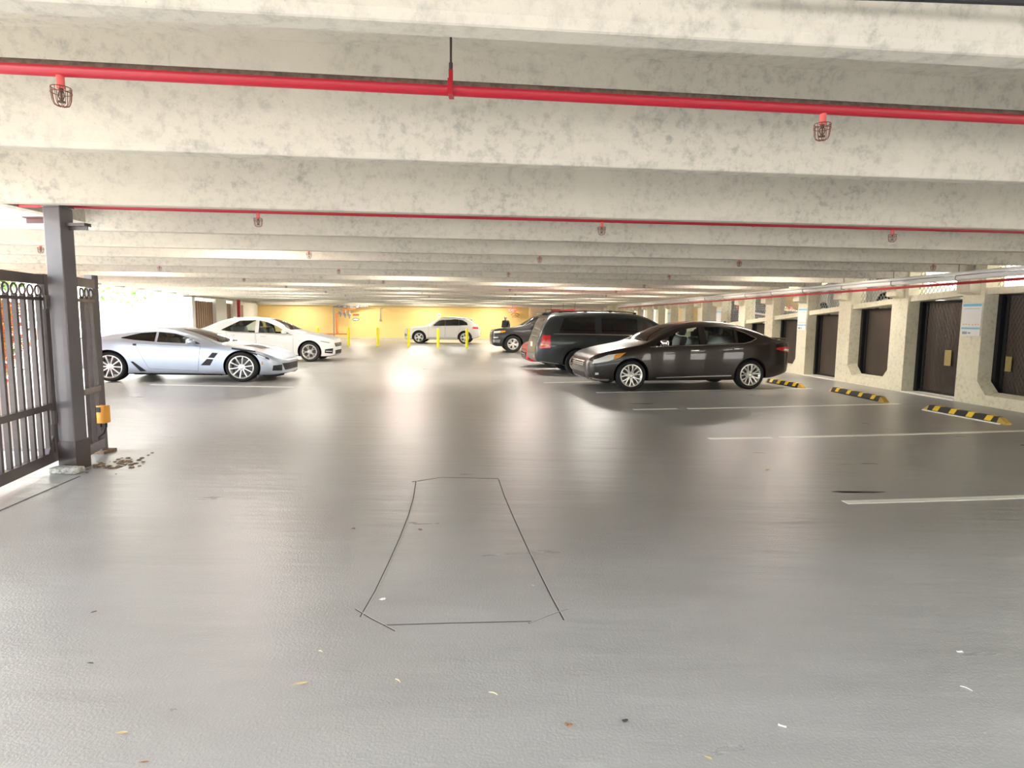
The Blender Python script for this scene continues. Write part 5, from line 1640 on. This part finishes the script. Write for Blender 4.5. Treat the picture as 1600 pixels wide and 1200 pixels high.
for k, (x, y, cx_, cy_, cz_, rad, lab) in enumerate(((-8.4, 6.3, -7.9, 6.1, 5.6, 1.9, 'unseen tree added beside the gate so its crown shades the floor'), (-14.6, 16.5, -14.4, 16.8, 3.3, 1.5, 'green tree standing behind the red hedge, nearest the gate'), (-23, 29, -19.2, 30, 4.3, 2.9, 'leaning green tree outside, its low leaves showing below the ceiling edge'))):  # first tree is out of view, added to soften the sun by the gate
    rt = empty('tree', (x, y, -.03), 0, lab, 'tree')
    MB().tube([(0, 0, 0), ((cx_ - x) * .25, .1, cz_ * .4), ((cx_ - x) * .7, .3, cz_ * .8), (cx_ - x, cy_ - y, cz_)], [.14, .12, .09, .04], 8).build('trunk', M['bark'], rt, 50)
    def crown(r, rad=rad, c=Vector((cx_ - x, cy_ - y, cz_))):
        d = Vector((r.gauss(0, 1), r.gauss(0, 1), r.gauss(0, 1))).normalized() * rad * r.random() ** .4
        return c + Vector((d.x, d.y, d.z * .8))
    leaf_cloud('crown', 3000, .22 if k else .16, crown, [('lf_green', 3), ('lf_lime', 3)], 31 + k, rt)

# ------------------------------------------------------------------ small litter on the floor
def litter(px, py, label, col, L, W_, kind, rz):
    p = G(px, py)
    key = 'litter_' + col
    name = {'leaf': 'dry_leaf', 'twig': 'twig', 'scrap': 'paper_scrap', 'clod': 'clod'}[kind]
    mb = MB()
    if kind in ('leaf', 'scrap'):
        vs, n = [], 7
        for k in range(n):
            t = k / (n - 1)
            wd = W_ / 2 * (math.sin(math.pi * min(max(t, .04), .96)) if kind == 'leaf' else 1 - .3 * math.sin(3 * t))
            for s in (-1, 0, 1):
                vs.append(Vector(((t - .5) * L, s * wd, .003 + abs(s) * W_ * .22 + .10 * L * (t - .5) ** 2)))
        vs += [v - Vector((0, 0, .0012)) for v in vs]
        N = 3 * n
        fs = []
        for k in range(n - 1):
            for j in range(2):
                a = k * 3 + j
                fs += [(a, a + 1, a + 4, a + 3), (a + N, a + 3 + N, a + 4 + N, a + 1 + N)]
        ring = [0, 1, 2] + [3 * k + 2 for k in range(1, n)] + [3 * (n - 1) + 1, 3 * (n - 1)] + [3 * k for k in range(n - 2, 0, -1)]
        for a, b in zip(ring, ring[1:] + ring[:1]): fs.append((a, a + N, b + N, b))
        mb.add(vs, fs)
        if kind == 'leaf': mb.tube([(-L * .5, 0, .004), (-L * .72, W_ * .1, .003)], W_ * .04 + .0006, 4)
    elif kind == 'twig':
        mb.tube([(-L / 2, 0, W_ / 2), (-L * .1, L * .08, W_ / 2 + .001), (L * .25, L * .05, W_ / 2), (L / 2, -L * .10, W_ / 2)], [W_ * .3, W_ / 2, W_ * .45, W_ * .25], 6)
    else:
        rnd = random.Random(int(px))
        for k in range(7):
            r_ = W_ * rnd.uniform(.25, .5)
            mb.lathe([(.0005, -r_ * .6), (r_ * .8, -r_ * .3), (r_, .1 * r_), (r_ * .6, r_ * .5), (.0005, r_ * .6)], 6, Matrix.Translation((rnd.uniform(-.5, .5) * L, rnd.uniform(-.3, .3) * L, r_ * .55)) @ Matrix.Rotation(R(90), 4, 'X'))
    o = mb.build(name, M[key])
    o.location = p
    o.rotation_euler = (0, 0, rz)
    tag(o, label, 'litter')
for k, c in dict(tan=(.52, .40, .20), straw=(.66, .56, .34), brown=(.24, .13, .07), black=(.03, .03, .03), white=(.78, .76, .70)).items():
    M['litter_' + k] = mat('litter_' + k, c, .8)
for a in ((470, 1069, 'long tan dry leaf on the bare floor below the saw cuts', 'tan', .052, .014, 'leaf', .25),
          (192, 1146, 'broad yellow tan dry leaf near the bottom edge of the floor', 'tan', .034, .012, 'leaf', .1),
          (226, 1192, 'brown dry leaf at the very bottom edge of the floor', 'brown', .026, .008, 'leaf', .15),
          (142, 1037, 'curled black scrap on the bluish part of the floor', 'black', .026, .008, 'leaf', -.1),
          (147, 957, 'small reddish brown leaf on the floor below the gate', 'brown', .022, .012, 'leaf', .8),
          (622, 1064, 'pale straw twig beside the long tan leaf', 'straw', .034, .005, 'twig', -.7),
          (771, 1084, 'pale straw twig at the middle of the near floor', 'straw', .040, .005, 'twig', -.35),
          (501, 1018, 'short pale straw chip between the saw cut and the tan leaf', 'straw', .022, .005, 'twig', -.3),
          (889, 1134, 'brown crumbled leaf near the bottom middle of the floor', 'brown', .022, .016, 'clod', 0),
          (977, 1127, 'small black lump near the bottom middle of the floor', 'black', .018, .014, 'clod', 0),
          (1108, 1186, 'tan and brown leaf curl close to the bottom edge', 'tan', .022, .010, 'leaf', -.6),
          (1222, 1136, 'white torn scrap next to a pale scuff', 'white', .028, .010, 'scrap', -.5),
          (1500, 1020, 'rounded white scrap alone on the grey floor', 'white', .026, .014, 'scrap', 0),
          (1510, 1076, 'thin white bent thread on the grey floor', 'white', .042, .004, 'twig', -.8),
          (597, 937, 'white chip just inside the curved saw cut', 'white', .030, .018, 'clod', 0),
          (833, 915, 'tiny pale chip beside the straight saw cut', 'straw', .012, .007, 'clod', 0),
          (1198, 734, 'pale yellow scrap in the empty bay', 'straw', .045, .03, 'scrap', .4),
          (552, 826, 'brown lump on the floor before the curved saw cut', 'brown', .024, .016, 'clod', 0),
          (657, 828, 'brown lump on the floor inside the saw cuts', 'brown', .022, .016, 'clod', 0)):
    litter(*a)
